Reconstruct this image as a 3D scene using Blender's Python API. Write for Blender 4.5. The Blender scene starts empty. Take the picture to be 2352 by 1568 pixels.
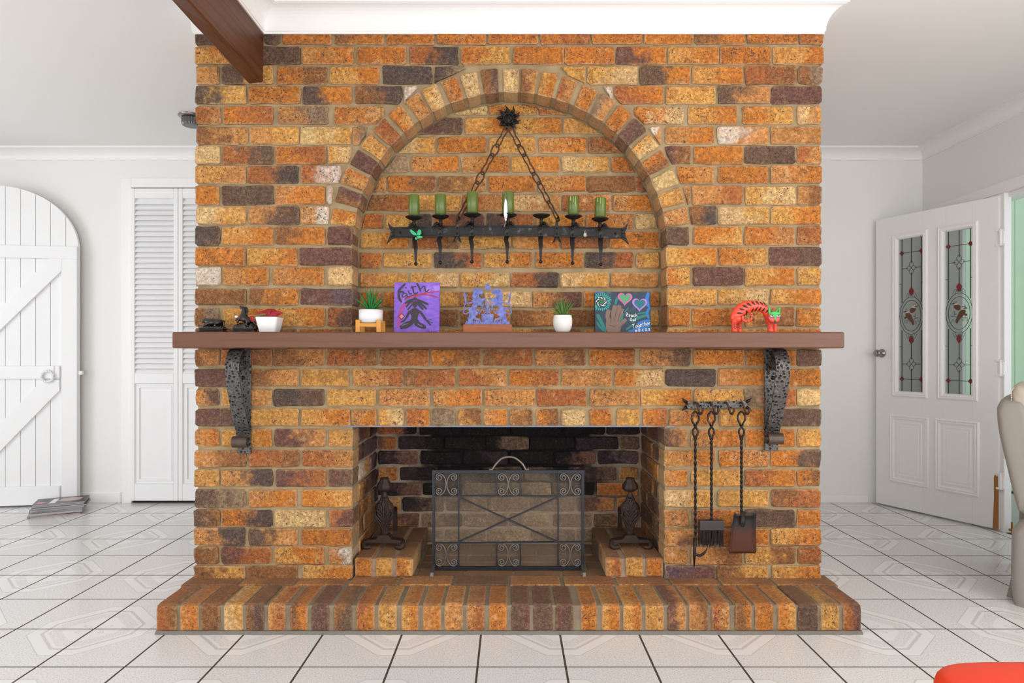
import bpy, bmesh, math, random, re
from mathutils import Vector, Matrix
random.seed(7)
SC = bpy.context.scene
COL = SC.collection
# ---------------------------------------------------------------- camera
CX, CY, F, H = 1173.0, 813.0, 1466.0, 1.081      # vanishing point, focal length in pixels, eye height
cam_d = bpy.data.cameras.new('camera'); cam = bpy.data.objects.new('camera', cam_d); COL.objects.link(cam)
cam.location = (0, 0, H); cam.rotation_euler = (math.pi/2, 0, 0)
cam_d.sensor_width = 36; cam_d.lens = 36*F/2352
cam_d.shift_x = (1176-CX)/2352; cam_d.shift_y = (CY-784)/2352
cam_d.clip_start = .05; cam_d.clip_end = 100
SC.camera = cam
# ---------------------------------------------------------------- world, daylight, exposure
W = bpy.data.worlds.new('sky'); SC.world = W; W.use_nodes = True
W.node_tree.nodes['Background'].inputs[0].default_value = (.86, .93, 1, 1)
W.node_tree.nodes['Background'].inputs[1].default_value = 1.15
def area(name, loc, rot, sx, sy, power, col=(1, 1, 1), spread=math.pi):
    d = bpy.data.lights.new(name, 'AREA'); d.shape = 'RECTANGLE'; d.size = sx; d.size_y = sy
    d.energy = power; d.color = col; d.spread = spread
    o = bpy.data.objects.new(name, d); COL.objects.link(o); o.location = loc; o.rotation_euler = rot
    return o
PI = math.pi
area('window_daylight', (.2, -3.38, 1.25), (PI/2, 0, 0), 5.6, 2.1, 114, (1, .985, .96))      # glazed doors behind the photographer
area('window_daylight', (-4.85, .9, 1.45), (PI/2, 0, -PI/2), 3.4, 1.7, 56, (.93, .97, 1))      # window in the left wall
area('window_daylight', (2.86, .2, 1.45), (PI/2, 0, PI/2), 2.6, 1.5, 52, (1, .95, .9))        # window in the right wall
SC.view_settings.view_transform = 'Standard'; SC.view_settings.look = 'None'
SC.view_settings.exposure = 0.0; SC.view_settings.gamma = 1; SC.view_settings.use_curve_mapping = False
SC.cycles.max_bounces = 8; SC.cycles.diffuse_bounces = 5; SC.cycles.transparent_max_bounces = 12
SC.cycles.sample_clamp_indirect = 6
# ---------------------------------------------------------------- helpers
WL = {}
def wl(o): return WL.get(o.name, Vector((0, 0, 0)))
def P(px, py, D): return Vector(((px-CX)/F*D, D, H-(py-CY)/F*D))
def lin(c):
    f = lambda v: v/12.92 if v <= .04045 else ((v+.055)/1.055)**2.4
    return tuple(f(v/255) for v in c)
def tag(o, label=None, cat=None, group=None, kind=None):
    if label: o['label'] = label
    if cat: o['category'] = cat
    if group: o['group'] = group
    if kind: o['kind'] = kind
    return o
def link(name, me, mat=None, parent=None, loc=(0, 0, 0), smooth=False):
    """me: mesh with vertices relative to loc (world)"""
    o = bpy.data.objects.new(name, me); COL.objects.link(o)
    loc = Vector(loc); WL[o.name] = loc
    if parent is not None:
        o.parent = parent; o.location = loc-wl(parent)
    else: o.location = loc
    if mat is not None and len(me.materials) == 0: me.materials.append(mat)
    if smooth:
        for p in me.polygons: p.use_smooth = True
    return o
def empty(name, loc, label=None, cat=None, group=None, kind=None, parent=None):
    o = bpy.data.objects.new(name, None); COL.objects.link(o); o.empty_display_size = .05
    WL[o.name] = Vector(loc)
    if parent: o.parent = parent; o.location = Vector(loc)-wl(parent)
    else: o.location = loc
    return tag(o, label, cat, group, kind)
class MB:
    """collects shapes (world coordinates) that form ONE mesh object"""
    def __init__(s): s.v = []; s.f = []
    def add(s, vs, fs, M=None):
        b = len(s.v)
        s.v += [tuple(M @ Vector(v)) if M else tuple(v) for v in vs]
        s.f += [[i+b for i in f] for f in fs]; return s
    def box(s, x0, x1, y0, y1, z0, z1, M=None, ch=0):
        if ch:
            c = min(ch, (x1-x0)*.45, (y1-y0)*.45, (z1-z0)*.45)
            bm = bmesh.new(); bmesh.ops.create_cube(bm, size=1)
            for v in bm.verts:
                v.co = ((x0+x1)/2+v.co.x*(x1-x0), (y0+y1)/2+v.co.y*(y1-y0), (z0+z1)/2+v.co.z*(z1-z0))
            bmesh.ops.bevel(bm, geom=list(bm.edges), offset=c, segments=1, affect='EDGES')
            bm.verts.index_update(); vs = [v.co.copy() for v in bm.verts]; fs = [[v.index for v in f.verts] for f in bm.faces]; bm.free()
            return s.add(vs, fs, M)
        vs = [(x, y, z) for x in (x0, x1) for y in (y0, y1) for z in (z0, z1)]
        fs = [(0, 1, 3, 2), (4, 6, 7, 5), (0, 4, 5, 1), (2, 3, 7, 6), (0, 2, 6, 4), (1, 5, 7, 3)]
        return s.add(vs, fs, M)
    def bbox(s, c, d, M=None, seg=3, r=.01):
        bm = bmesh.new(); bmesh.ops.create_cube(bm, size=1)
        for v in bm.verts: v.co = (c[0]+v.co.x*d[0], c[1]+v.co.y*d[1], c[2]+v.co.z*d[2])
        bmesh.ops.bevel(bm, geom=list(bm.edges), offset=r, segments=seg, affect='EDGES', profile=.5)
        bm.verts.index_update(); vs = [v.co.copy() for v in bm.verts]; fs = [[v.index for v in f.verts] for f in bm.faces]; bm.free()
        return s.add(vs, fs, M)
    def tube(s, pts, r, n=8, M=None, closed=False, flat=1.0, cap=True):
        """tube along pts; r number or list; flat scales the second section axis"""
        pts = [Vector(p) for p in pts]; m = len(pts)
        rs = r if isinstance(r, (list, tuple)) else [r]*m
        ref = None; vs = []
        for i, p in enumerate(pts):
            a = pts[(i-1) % m] if (closed or i > 0) else p; b = pts[(i+1) % m] if (closed or i < m-1) else p
            t = (b-a).normalized() if (b-a).length > 1e-9 else Vector((0, 0, 1))
            if ref is None: ref = Vector((0, 1, 0)) if abs(t.y) < .9 else Vector((1, 0, 0))
            u = (ref-t*ref.dot(t)); u = u.normalized() if u.length > 1e-6 else t.orthogonal().normalized()
            w = t.cross(u); ref = u
            for k in range(n):
                an = 2*PI*k/n; vs.append(p+(u*math.cos(an)*flat+w*math.sin(an))*rs[i])
        fs = []
        for i in range(m if closed else m-1):
            for k in range(n):
                a = i*n+k; b = i*n+(k+1) % n; j = (i+1) % m
                fs.append((a, b, j*n+(k+1) % n, j*n+k))
        if cap and not closed: fs += [list(range(n))[::-1], [(m-1)*n+k for k in range(n)]]
        return s.add(vs, fs, M)
    def strap(s, pts, w, t, axis=(1, 0, 0), M=None):
        """flat bar: rectangular section, width w along axis (world), thickness t"""
        pts = [Vector(p) for p in pts]; ax = Vector(axis).normalized(); vs = []; m = len(pts)
        for i, p in enumerate(pts):
            tg = (pts[min(i+1, m-1)]-pts[max(i-1, 0)]).normalized(); nn = tg.cross(ax).normalized()
            ww = w[i] if isinstance(w, (list, tuple)) else w
            for a, b in ((-1, -1), (1, -1), (1, 1), (-1, 1)): vs.append(p+ax*a*ww/2+nn*b*t/2)
        fs = [(3, 2, 1, 0), tuple((m-1)*4+k for k in range(4))]
        for i in range(m-1):
            for k in range(4): fs.append((i*4+k, i*4+(k+1) % 4, i*4+4+(k+1) % 4, i*4+4+k))
        return s.add(vs, fs, M)
    def lathe(s, prof, c=(0, 0, 0), n=24, M=None, sx=1, sy=1, mod=None):
        vs = []
        for r, z in prof:
            for k in range(n):
                a = 2*PI*k/n; rr = r*(mod(a, z) if mod else 1)
                vs.append((c[0]+rr*math.cos(a)*sx, c[1]+rr*math.sin(a)*sy, c[2]+z))
        fs = []
        for i in range(len(prof)-1):
            for k in range(n): fs.append((i*n+k, i*n+(k+1) % n, i*n+n+(k+1) % n, i*n+n+k))
        fs += [list(range(n))[::-1], [(len(prof)-1)*n+k for k in range(n)]]
        return s.add(vs, fs, M)
    def ball(s, c, rx, ry, rz, nu=12, nv=8, M=None):
        prof = [(math.sin(PI*i/nv), -math.cos(PI*i/nv)) for i in range(1, nv)]
        vs = []; 
        for r, z in prof:
            for k in range(nu):
                a = 2*PI*k/nu; vs.append((c[0]+rx*r*math.cos(a), c[1]+ry*r*math.sin(a), c[2]+rz*z))
        m = len(prof); fs = []
        for i in range(m-1):
            for k in range(nu): fs.append((i*nu+k, i*nu+(k+1) % nu, i*nu+nu+(k+1) % nu, i*nu+nu+k))
        b = len(vs); vs += [(c[0], c[1], c[2]-rz), (c[0], c[1], c[2]+rz)]
        for k in range(nu):
            fs.append((b, (k+1) % nu, k)); fs.append((b+1, (m-1)*nu+k, (m-1)*nu+(k+1) % nu))
        return s.add(vs, fs, M)
    def prism(s, poly, y0, y1, M=None):
        """poly: (x,z) outline, extruded from y0 (front) to y1 (back)"""
        n = len(poly)
        a = sum(poly[i][0]*poly[(i+1) % n][1]-poly[(i+1) % n][0]*poly[i][1] for i in range(n))
        if a < 0: poly = poly[::-1]
        vs = [(x, y0, z) for x, z in poly]+[(x, y1, z) for x, z in poly]
        fs = [list(range(n)), [n+i for i in range(n)][::-1]]
        for i in range(n): fs.append((i, i+n, (i+1) % n+n, (i+1) % n))
        return s.add(vs, fs, M)
    def prismz(s, poly, z0, z1, M=None):
        n = len(poly); vs = [(x, y, z0) for x, y in poly]+[(x, y, z1) for x, y in poly]
        fs = [list(range(n))[::-1], [n+i for i in range(n)]]
        for i in range(n): fs.append((i, (i+1) % n, (i+1) % n+n, i+n))
        return s.add(vs, fs, M)
    def extr(s, prof, a, b, M=None):
        """prof in a plane given as vectors offsets; swept from point a to b"""
        n = len(prof); a = Vector(a); b = Vector(b)
        vs = [a+Vector(p) for p in prof]+[b+Vector(p) for p in prof]
        fs = [list(range(n))[::-1], [n+i for i in range(n)]]
        for i in range(n): fs.append((i, (i+1) % n, (i+1) % n+n, i+n))
        return s.add(vs, fs, M)
    def grid(s, rows, close_u=False):
        n = len(rows[0]); vs = [v for r in rows for v in r]; fs = []
        for i in range(len(rows)-1):
            for k in range(n if close_u else n-1):
                fs.append((i*n+k, i*n+(k+1) % n, (i+1)*n+(k+1) % n, (i+1)*n+k))
        return s.add(vs, fs)
    def build(s, name, mat, parent=None, smooth=False, origin=None, bevel=0, sub=0, ang=None):
        org = Vector(origin) if origin is not None else (wl(parent) if parent is not None else Vector((0, 0, 0)))
        me = bpy.data.meshes.new(name); me.from_pydata([tuple(Vector(v)-org) for v in s.v], [], s.f)
        bm = bmesh.new(); bm.from_mesh(me); bmesh.ops.recalc_face_normals(bm, faces=bm.faces); bm.to_mesh(me); bm.free()
        me.update()
        o = link(name, me, mat, parent, org, smooth)
        if bevel:
            m = o.modifiers.new('bevel', 'BEVEL'); m.width = bevel; m.segments = 2; m.limit_method = 'ANGLE'
        if sub: m = o.modifiers.new('sub', 'SUBSURF'); m.levels = sub; m.render_levels = sub
        return o
def spiral(cx, cz, r0, r1, a0, a1, n=18):
    return [(cx+(r0+(r1-r0)*i/n)*math.cos(a0+(a1-a0)*i/n), cz+(r0+(r1-r0)*i/n)*math.sin(a0+(a1-a0)*i/n)) for i in range(n+1)]
def smooth_path(pts, n=6):
    """Catmull-Rom through points"""
    pts = [Vector(p) for p in pts]; out = []
    for i in range(len(pts)-1):
        p0 = pts[max(i-1, 0)]; p1 = pts[i]; p2 = pts[i+1]; p3 = pts[min(i+2, len(pts)-1)]
        for k in range(n):
            t = k/n
            out.append(.5*((2*p1)+(p2-p0)*t+(2*p0-5*p1+4*p2-p3)*t*t+(3*p1-p0-3*p2+p3)*t**3))
    out.append(pts[-1]); return out
# ---------------------------------------------------------------- materials
def newmat(name):
    m = bpy.data.materials.new(name); m.use_nodes = True; nt = m.node_tree; nt.nodes.clear()
    return m, nt
class NT:
    def __init__(s, name):
        s.m, s.t = newmat(name); s.out = s.n('ShaderNodeOutputMaterial')
    def n(s, typ, **kw):
        nd = s.t.nodes.new(typ)
        for k, v in kw.items(): setattr(nd, k, v)
        return nd
    def L(s, a, b): s.t.links.new(a, b)
    def setin(s, nd, i, v):
        if hasattr(v, 'is_linked') or isinstance(v, bpy.types.NodeSocket): s.L(v, nd.inputs[i])
        else: nd.inputs[i].default_value = v
    def math(s, op, a, b=None, c=None, clamp=False):
        nd = s.n('ShaderNodeMath', operation=op, use_clamp=clamp)
        for i, v in enumerate((a, b, c)):
            if v is not None: s.setin(nd, i, v)
        return nd.outputs[0]
    def noise(s, vec, scale, detail=3, rough=.55, dist=0):
        nd = s.n('ShaderNodeTexNoise'); nd.inputs['Scale'].default_value = scale; nd.inputs['Detail'].default_value = detail
        nd.inputs['Roughness'].default_value = rough; nd.inputs['Distortion'].default_value = dist
        if vec is not None: s.L(vec, nd.inputs['Vector'])
        return nd.outputs[0]
    def voro(s, vec, scale, feature='F1'):
        nd = s.n('ShaderNodeTexVoronoi', feature=feature); nd.inputs['Scale'].default_value = scale
        if vec is not None: s.L(vec, nd.inputs['Vector'])
        return nd.outputs['Distance']
    def ramp(s, fac, a, b):
        nd = s.n('ShaderNodeMapRange', clamp=True, interpolation_type='SMOOTHSTEP')
        s.setin(nd, 0, fac); s.setin(nd, 1, a); s.setin(nd, 2, b); return nd.outputs[0]
    def mix(s, fac, a, b, mode='MIX'):
        nd = s.n('ShaderNodeMix', data_type='RGBA', blend_type=mode)
        s.setin(nd, 0, fac)
        for i, v in ((6, a), (7, b)):
            if isinstance(v, (tuple, list)): nd.inputs[i].default_value = tuple(v)[:3]+(1,)
            else: s.L(v, nd.inputs[i])
        return nd.outputs[2]
    def bump(s, h, strength, dist, normal=None):
        nd = s.n('ShaderNodeBump'); nd.inputs['Strength'].default_value = strength; nd.inputs['Distance'].default_value = dist
        s.L(h, nd.inputs['Height'])
        if normal is not None: s.L(normal, nd.inputs['Normal'])
        return nd.outputs[0]
    def bsdf(s, col, rough=.6, metal=0, normal=None, spec=.5, coat=0, sheen=0, alpha=None):
        b = s.n('ShaderNodeBsdfPrincipled')
        if isinstance(col, (tuple, list)): b.inputs['Base Color'].default_value = tuple(col)[:3]+(1,)
        else: s.L(col, b.inputs['Base Color'])
        s.setin(b, 'Roughness', rough) if not isinstance(rough, (int, float)) else setattr(b.inputs['Roughness'], 'default_value', rough)
        b.inputs['Metallic'].default_value = metal; b.inputs['Specular IOR Level'].default_value = spec
        b.inputs['Coat Weight'].default_value = coat
        if normal is not None: s.L(normal, b.inputs['Normal'])
        s.L(b.outputs[0], s.out.inputs[0]); return b
    def obj(s): return s.n('ShaderNodeTexCoord').outputs['Object']
    def pos(s): return s.n('ShaderNodeNewGeometry').outputs['Position']
MATS = {}
def simple(name, rgb, rough=.5, metal=0, noise_amt=.08, nscale=40, bump=.0, bdist=.002, spec=.5, coat=0, bscale=None):
    if name in MATS: return MATS[name]
    t = NT(name); c = lin(rgb); o = t.obj()
    nz = t.noise(o, nscale, 4)
    col = t.mix(nz, tuple(v*(1-noise_amt) for v in c), tuple(min(1, v*(1+noise_amt)) for v in c))
    nm = t.bump(t.noise(o, bscale or nscale*3, 4), bump, bdist) if bump else None
    t.bsdf(col, rough, metal, nm, spec, coat); MATS[name] = t.m; return t.m
# tone palette for bricks, as seen on the fired clay
PAL = dict(o=(206,128,46), y=(218,162,82), c=(222,188,130), s=(204,144,80), b=(150,102,60), d=(108,86,72), p=(114,80,72),
           k=(86,76,72), r=(178,107,54), w=(218,206,190), g=(146,124,100), m=(176,154,120), n=(52,41,50), x=(24,21,23), u=(104,88,74), v=(104,84,94))
SPK = dict(o=.55, y=.42, c=.3, s=.45, b=.45, d=.35, p=.3, k=.35, r=.5, w=.1, g=.3, m=.1, n=.3, x=.2, u=.25, v=.35)
BGAIN = 1.0
def mat_brick():
    t = NT('fired_clay_brick'); L = t.L
    oi = t.n('ShaderNodeObjectInfo'); tc = t.obj()
    off = t.n('ShaderNodeVectorMath', operation='ADD'); L(tc, off.inputs[0])
    rv = t.n('ShaderNodeCombineXYZ'); r100 = t.math('MULTIPLY', oi.outputs['Random'], 57.0)
    for i in range(3): L(r100, rv.inputs[i])
    L(rv.outputs[0], off.inputs[1]); V = off.outputs[0]
    at = t.n('ShaderNodeAttribute', attribute_type='OBJECT', attribute_name='second_tone')
    az = t.n('ShaderNodeAttribute', attribute_type='OBJECT', attribute_name='half_size')
    ab = t.n('ShaderNodeAttribute', attribute_type='OBJECT', attribute_name='blend')
    sz = t.n('ShaderNodeSeparateXYZ'); L(az.outputs['Vector'], sz.inputs[0])
    sb = t.n('ShaderNodeSeparateXYZ'); L(ab.outputs['Vector'], sb.inputs[0])
    sp = t.n('ShaderNodeSeparateXYZ'); L(tc, sp.inputs[0])
    x, z = sp.outputs[0], sp.outputs[2]
    n1 = t.noise(V, 16, 4, .6)
    xr = t.math('DIVIDE', x, sz.outputs[0])
    g = t.math('MULTIPLY_ADD', xr, sb.outputs[0], t.math('MULTIPLY_ADD', t.math('SUBTRACT', n1, .5), sb.outputs[1], sb.outputs[2]))
    base = t.mix(t.ramp(g, .3, .7), oi.outputs['Color'], at.outputs['Color'])
    n2 = t.noise(V, 75, 5, .65)
    base = t.mix(t.ramp(n2, .35, .72), t.mix(1, base, (.64, .58, .55), 'MULTIPLY'), t.mix(1, base, (1.22, 1.2, 1.16), 'MULTIPLY'))
    ng = t.noise(V, 480, 2, .7)
    base = t.mix(t.ramp(ng, .3, .7), t.mix(1, base, (.86, .84, .82), 'MULTIPLY'), t.mix(1, base, (1.1, 1.1, 1.1), 'MULTIPLY'))
    n5 = t.noise(V, 30, 3, .5)
    lum = t.n('ShaderNodeRGBToBW'); L(base, lum.inputs[0]); lf = t.math('MULTIPLY_ADD', lum.outputs[0], 4.2, -.05, True)
    base = t.mix(t.math('MULTIPLY', t.math('MULTIPLY', t.ramp(n5, .58, .75), .35), lf), base, lin((232, 196, 148)))
    # dark iron specks, two sizes; pale grains on the dark overburnt bricks
    n3 = t.noise(V, 230, 2, .6); n3b = t.noise(V, 105, 2, .5); n4 = t.noise(V, 20, 2)
    th = t.math('SUBTRACT', .64, t.math('MULTIPLY', sz.outputs[1], t.math('MULTIPLY', n4, .26)))
    sk = t.ramp(n3, th, t.math('ADD', th, .06))
    base = t.mix(t.math('MULTIPLY', sk, .74), base, lin((84, 56, 44)))
    th2 = t.math('SUBTRACT', .692, t.math('MULTIPLY', sz.outputs[1], t.math('MULTIPLY', n4, .24)))
    skb = t.ramp(n3b, th2, t.math('ADD', th2, .035))
    base = t.mix(t.math('MULTIPLY', skb, .86), base, lin((72, 60, 66)))
    n6 = t.noise(V, 300, 2, .6)
    base = t.mix(t.math('MULTIPLY', t.math('MULTIPLY', t.ramp(n6, .56, .66), t.math('SUBTRACT', 1.0, lf)), t.math('MULTIPLY', lf, 1.5, None, True)), base, lin((196, 150, 110)))
    # hairline firing cracks in some bricks
    vd = t.n('ShaderNodeVectorMath', operation='MULTIPLY_ADD'); nv = t.n('ShaderNodeTexNoise'); nv.inputs['Scale'].default_value = 26; L(V, nv.inputs['Vector']); L(nv.outputs['Color'], vd.inputs[0]); vd.inputs[1].default_value = (.06, .06, .06); L(V, vd.inputs[2])
    ck = t.math('MULTIPLY', t.ramp(t.voro(vd.outputs[0], 26, 'DISTANCE_TO_EDGE'), .026, .006), t.ramp(t.noise(V, 9, 1), .56, .68))
    base = t.mix(t.math('MULTIPLY', ck, .42), base, lin((84, 52, 34)))
    # mortar film on the arrises
    ex = t.math('SUBTRACT', t.math('ABSOLUTE', x), sz.outputs[0]); ez = t.math('SUBTRACT', t.math('ABSOLUTE', z), sz.outputs[2])
    e = t.math('ADD', t.math('MAXIMUM', ex, ez), t.math('MULTIPLY', t.math('SUBTRACT', n2, .5), .014))
    rim = t.math('MULTIPLY', t.math('MULTIPLY', t.ramp(e, -.011, -.001), .66), lf)
    base = t.mix(rim, base, lin((188, 156, 118)))
    # worn, dusty tread on the tops of the hearth bricks (per-brick amount)
    aw = t.n('ShaderNodeAttribute', attribute_type='OBJECT', attribute_name='tread_wear'); gn = t.n('ShaderNodeSeparateXYZ'); ge = t.n('ShaderNodeNewGeometry'); L(ge.outputs['True Normal'], gn.inputs[0])
    base = t.mix(t.math('MULTIPLY', t.math('MULTIPLY', t.ramp(gn.outputs[2], .5, .9), aw.outputs['Fac']), t.math('MULTIPLY_ADD', n1, .5, .5)), base, lin((136, 102, 76)))
    ht = t.math('ADD', t.math('MULTIPLY', n2, .7), t.math('ADD', t.math('MULTIPLY', n1, .8), t.math('ADD', t.math('MULTIPLY', ng, .25), t.math('MULTIPLY', ck, -.6))))
    t.bsdf(base, .82, 0, t.bump(ht, .85, .007), .3)
    return t.m
M_BRICK = mat_brick()
def mat_mortar(name, rgb, soot=False):
    t = NT(name); p = t.pos(); n1 = t.noise(p, 14, 4); n2 = t.noise(p, 110, 4, .7); c = lin(rgb)
    col = t.mix(t.ramp(n1, .3, .7), tuple(v*.82 for v in c), tuple(v*1.1 for v in c))
    col = t.mix(t.math('MULTIPLY', t.ramp(n2, .5, .75), .35), col, tuple(v*.6 for v in c))
    if soot:   # smoke stain: dense in the upper middle of the firebox, ragged edge
        s = t.n('ShaderNodeSeparateXYZ'); t.L(p, s.inputs[0])
        dx = t.math('MULTIPLY', t.math('ABSOLUTE', t.math('ADD', s.outputs[0], -.0)), 1.25)
        dz = t.math('MULTIPLY', t.math('ABSOLUTE', t.math('SUBTRACT', s.outputs[2], .62)), 2.3)
        rr = t.math('ADD', t.math('MAXIMUM', dx, dz), t.math('MULTIPLY', t.math('SUBTRACT', t.noise(p, 9, 4), .5), .7))
        col = t.mix(t.ramp(rr, .88, .45), col, lin((24, 21, 24)))
    h = t.math('ADD', t.math('MULTIPLY', n1, .6), n2)
    t.bsdf(col, .9, 0, t.bump(h, .5, .004), .2); return t.m
M_MORTAR = mat_mortar('mortar', (164, 144, 111)); M_MORTAR_H = mat_mortar('hearth_mortar', (142, 128, 108)); M_MORTAR_F = mat_mortar('firebox_mortar', (168, 148, 130), True)
M_WALL = simple('wall_paint', (241, 240, 238), .6, 0, .015, 3, .04, .001, bscale=300)
M_CEIL = simple('ceiling_paint', (244, 243, 241), .75, 0, .012, 2)
M_TRIM = simple('gloss_trim_paint', (247, 246, 245), .42, 0, .015, 5)
M_DOORW = simple('white_door_paint', (244, 244, 245), .45, 0, .02, 6, .05, .0008, bscale=160)
M_DARK = simple('dark_gap', (26, 22, 20), .9)
def mat_iron():
    t = NT('wrought_iron'); o = t.obj(); n = t.noise(o, 34, 5, .65); n2 = t.noise(o, 120, 3)
    col = t.mix(t.math('MULTIPLY', t.ramp(n, .54, .74), .6), lin((36, 34, 34)), lin((112, 109, 106)))
    t.bsdf(col, .4, .6, t.bump(t.math('ADD', n, t.math('MULTIPLY', n2, .5)), .4, .002)); return t.m
M_IRON = mat_iron()
M_RUSTIRON = simple('rusty_cast_iron', (60, 46, 40), .6, .45, .4, 35, .4, .003, bscale=150)
M_CHAIN = simple('rust_chain', (78, 58, 46), .55, .6, .4, 90)
M_WHITECER = simple('white_ceramic', (240, 240, 242), .18, 0, .01, 10, coat=.3)
M_WOODLT = simple('bamboo_wood', (214, 146, 52), .45, 0, .15, 20)
M_BLACKFIG = simple('dark_resin', (32, 20, 16), .22, .0, .3, 50, .25, .002, coat=.2)
M_CHROME = simple('brushed_nickel', (150, 146, 140), .25, .9, .05, 20)
M_BRASS = simple('brass', (176, 124, 60), .3, .9, .05, 20)
M_LEAD = simple('black_lead_came', (22, 20, 20), .45)
M_REDGLASS = simple('ruby_glass', (120, 24, 30), .2)
def mat_hammered(name, rgb):
    t = NT(name); o = t.obj(); f = t.voro(o, 74); e = t.voro(o, 74, 'DISTANCE_TO_EDGE'); n = t.noise(o, 26, 4); n2 = t.noise(o, 11, 3); c = lin(rgb)
    col = t.mix(t.ramp(f, .22, .5), tuple(k*.32 for k in c), t.mix(n2, tuple(k*.8 for k in c), tuple(k*1.7 for k in c)))
    col = t.mix(t.math('MULTIPLY', t.ramp(e, .07, .015), t.math('MULTIPLY_ADD', n2, .9, -.1)), col, lin((160, 158, 155)))
    col = t.mix(t.math('MULTIPLY', t.ramp(n, .58, .72), .4), col, lin((112, 82, 58)))
    t.bsdf(col, .42, .5, t.bump(t.ramp(f, .1, .5), .9, .004), .5); return t.m
M_HAMMER = mat_hammered('hammered_iron', (74, 72, 71))
def mat_wood(name, rgb, dark, axis=0, scale=1.0, rough=.5, contrast=.5, bstr=.3):
    t = NT(name); o = t.obj(); mp = t.n('ShaderNodeMapping'); t.L(o, mp.inputs[0])
    sc = [26*scale]*3; sc[axis] = 1.3*scale; mp.inputs['Scale'].default_value = sc
    n = t.noise(mp.outputs[0], 2.2, 6, .6, .6); n2 = t.noise(mp.outputs[0], 14, 3)
    col = t.mix(t.math('MULTIPLY', t.ramp(n, .42, .7), contrast), lin(rgb), lin(dark))
    t.bsdf(col, rough, 0, t.bump(t.math('ADD', n, t.math('MULTIPLY', n2, .4)), bstr, .003), .45); return t.m
M_SHELF = mat_wood('brown_painted_timber', (108, 70, 50), (84, 49, 31), 0, 1, .42, .45)
M_BEAM = mat_wood('dark_oak_beam', (98, 56, 32), (48, 25, 14), 1, .8, .5, .75, .5)
# ---- floor tile: speckled glaze with an embossed octagon medallion every second tile
TX0, TY0, TS = -.1147, 2.207, .305
def mat_tile():
    t = NT('glazed_floor_tile'); p = t.pos(); s = t.n('ShaderNodeSeparateXYZ'); t.L(p, s.inputs[0])
    def fold(v, c):   # distance to nearest medallion centre, period two tiles
        a = t.math('DIVIDE', t.math('SUBTRACT', v, c), 2*TS); a = t.math('SUBTRACT', a, t.math('FLOOR', t.math('ADD', a, .5)))
        return t.math('MULTIPLY', a, 2*TS)
    u = fold(s.outputs[0], TX0+TS); v = fold(s.outputs[1], TY0+TS)
    au = t.math('ABSOLUTE', u); av = t.math('ABSOLUTE', v)
    d = t.math('MAXIMUM', t.math('MAXIMUM', au, av), t.math('MULTIPLY', t.math('ADD', au, av), .22/.28))
    n = t.noise(p, 190, 3, .7); n2 = t.noise(p, 700, 1)
    spk = t.math('MULTIPLY', t.ramp(n, .46, .64), .6)
    base = t.mix(spk, lin((232, 231, 230)), lin((176, 173, 171)))
    def band(a, b, w=.002): return t.math('MULTIPLY', t.ramp(d, a-w, a+w), t.ramp(d, b+w, b-w))
    plain = lin((235, 234, 233))
    base = t.mix(band(.178, .22), base, plain)
    base = t.mix(t.math('MULTIPLY', band(.219, .223, .001), .35), base, lin((150, 146, 142)))
    base = t.mix(t.math('MULTIPLY', band(.166, .177, .0015), .3), base, lin((158, 154, 152)))
    base = t.mix(band(.152, .163), base, plain)
    base = t.mix(t.math('MULTIPLY', t.ramp(d, .106, .102), 1), base, plain)
    # leaf sprig in the middle
    r = t.math('SQRT', t.math('ADD', t.math('MULTIPLY', u, u), t.math('MULTIPLY', v, v)))
    an = t.n('ShaderNodeMath', operation='ARCTAN2'); t.L(u, an.inputs[0]); t.L(v, an.inputs[1])
    pet = t.math('POWER', t.math('ABSOLUTE', t.math('COSINE', t.math('MULTIPLY', an.outputs[0], 3))), 2.2)
    ring = t.math('SUBTRACT', r, t.math('MULTIPLY', pet, .062))
    line = t.ramp(t.math('ABSOLUTE', ring), .0045, .0015)
    base = t.mix(t.math('MULTIPLY', t.math('MULTIPLY', line, t.ramp(r, .012, .02)), .35), base, lin((150, 146, 142)))
    base = t.mix(t.math('MULTIPLY', t.math('MULTIPLY', t.ramp(ring, 0, -.003), t.ramp(n, .5, .6)), .3), base, lin((160, 156, 152)))
    rough = t.math('MULTIPLY_ADD', spk, .12, .2)
    t.bsdf(base, rough, 0, t.bump(t.math('ADD', n, t.math('MULTIPLY', d, 0)), .02, .001), .5); return t.m
M_TILE = mat_tile()
M_GROUT = simple('floor_grout', (72, 63, 53), .9, 0, .15, 60)
def mat_glass():
    t = NT('obscure_door_glass'); tr = t.n('ShaderNodeBsdfTransparent'); tr.inputs[0].default_value = (.93, .95, .945, 1)
    gl = t.n('ShaderNodeBsdfGlossy'); gl.inputs['Roughness'].default_value = .12; gl.inputs[0].default_value = (.8, .82, .82, 1)
    fr = t.n('ShaderNodeFresnel'); fr.inputs[0].default_value = 1.3
    mx = t.n('ShaderNodeMixShader'); t.L(fr.outputs[0], mx.inputs[0]); t.L(tr.outputs[0], mx.inputs[1]); t.L(gl.outputs[0], mx.inputs[2])
    df = t.n('ShaderNodeBsdfDiffuse'); df.inputs[0].default_value = (.60, .62, .62, 1); m2 = t.n('ShaderNodeMixShader'); m2.inputs[0].default_value = .17
    t.L(mx.outputs[0], m2.inputs[1]); t.L(df.outputs[0], m2.inputs[2])
    t.L(m2.outputs[0], t.out.inputs[0]); return t.m
M_GLASS = mat_glass()
# ================================================================ ROOM SHELL
XLW, XRW, YB, YF, ZC = -5.0, 3.0, 4.65, -3.5, 2.572
D0 = 2.757; S0 = D0/F                      # brick face plane and its metres per pixel
def px0(x): return (x-CX)*S0
def pz0(y): return H-(y-CY)*S0
DOOR_Z = 2.06
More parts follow.
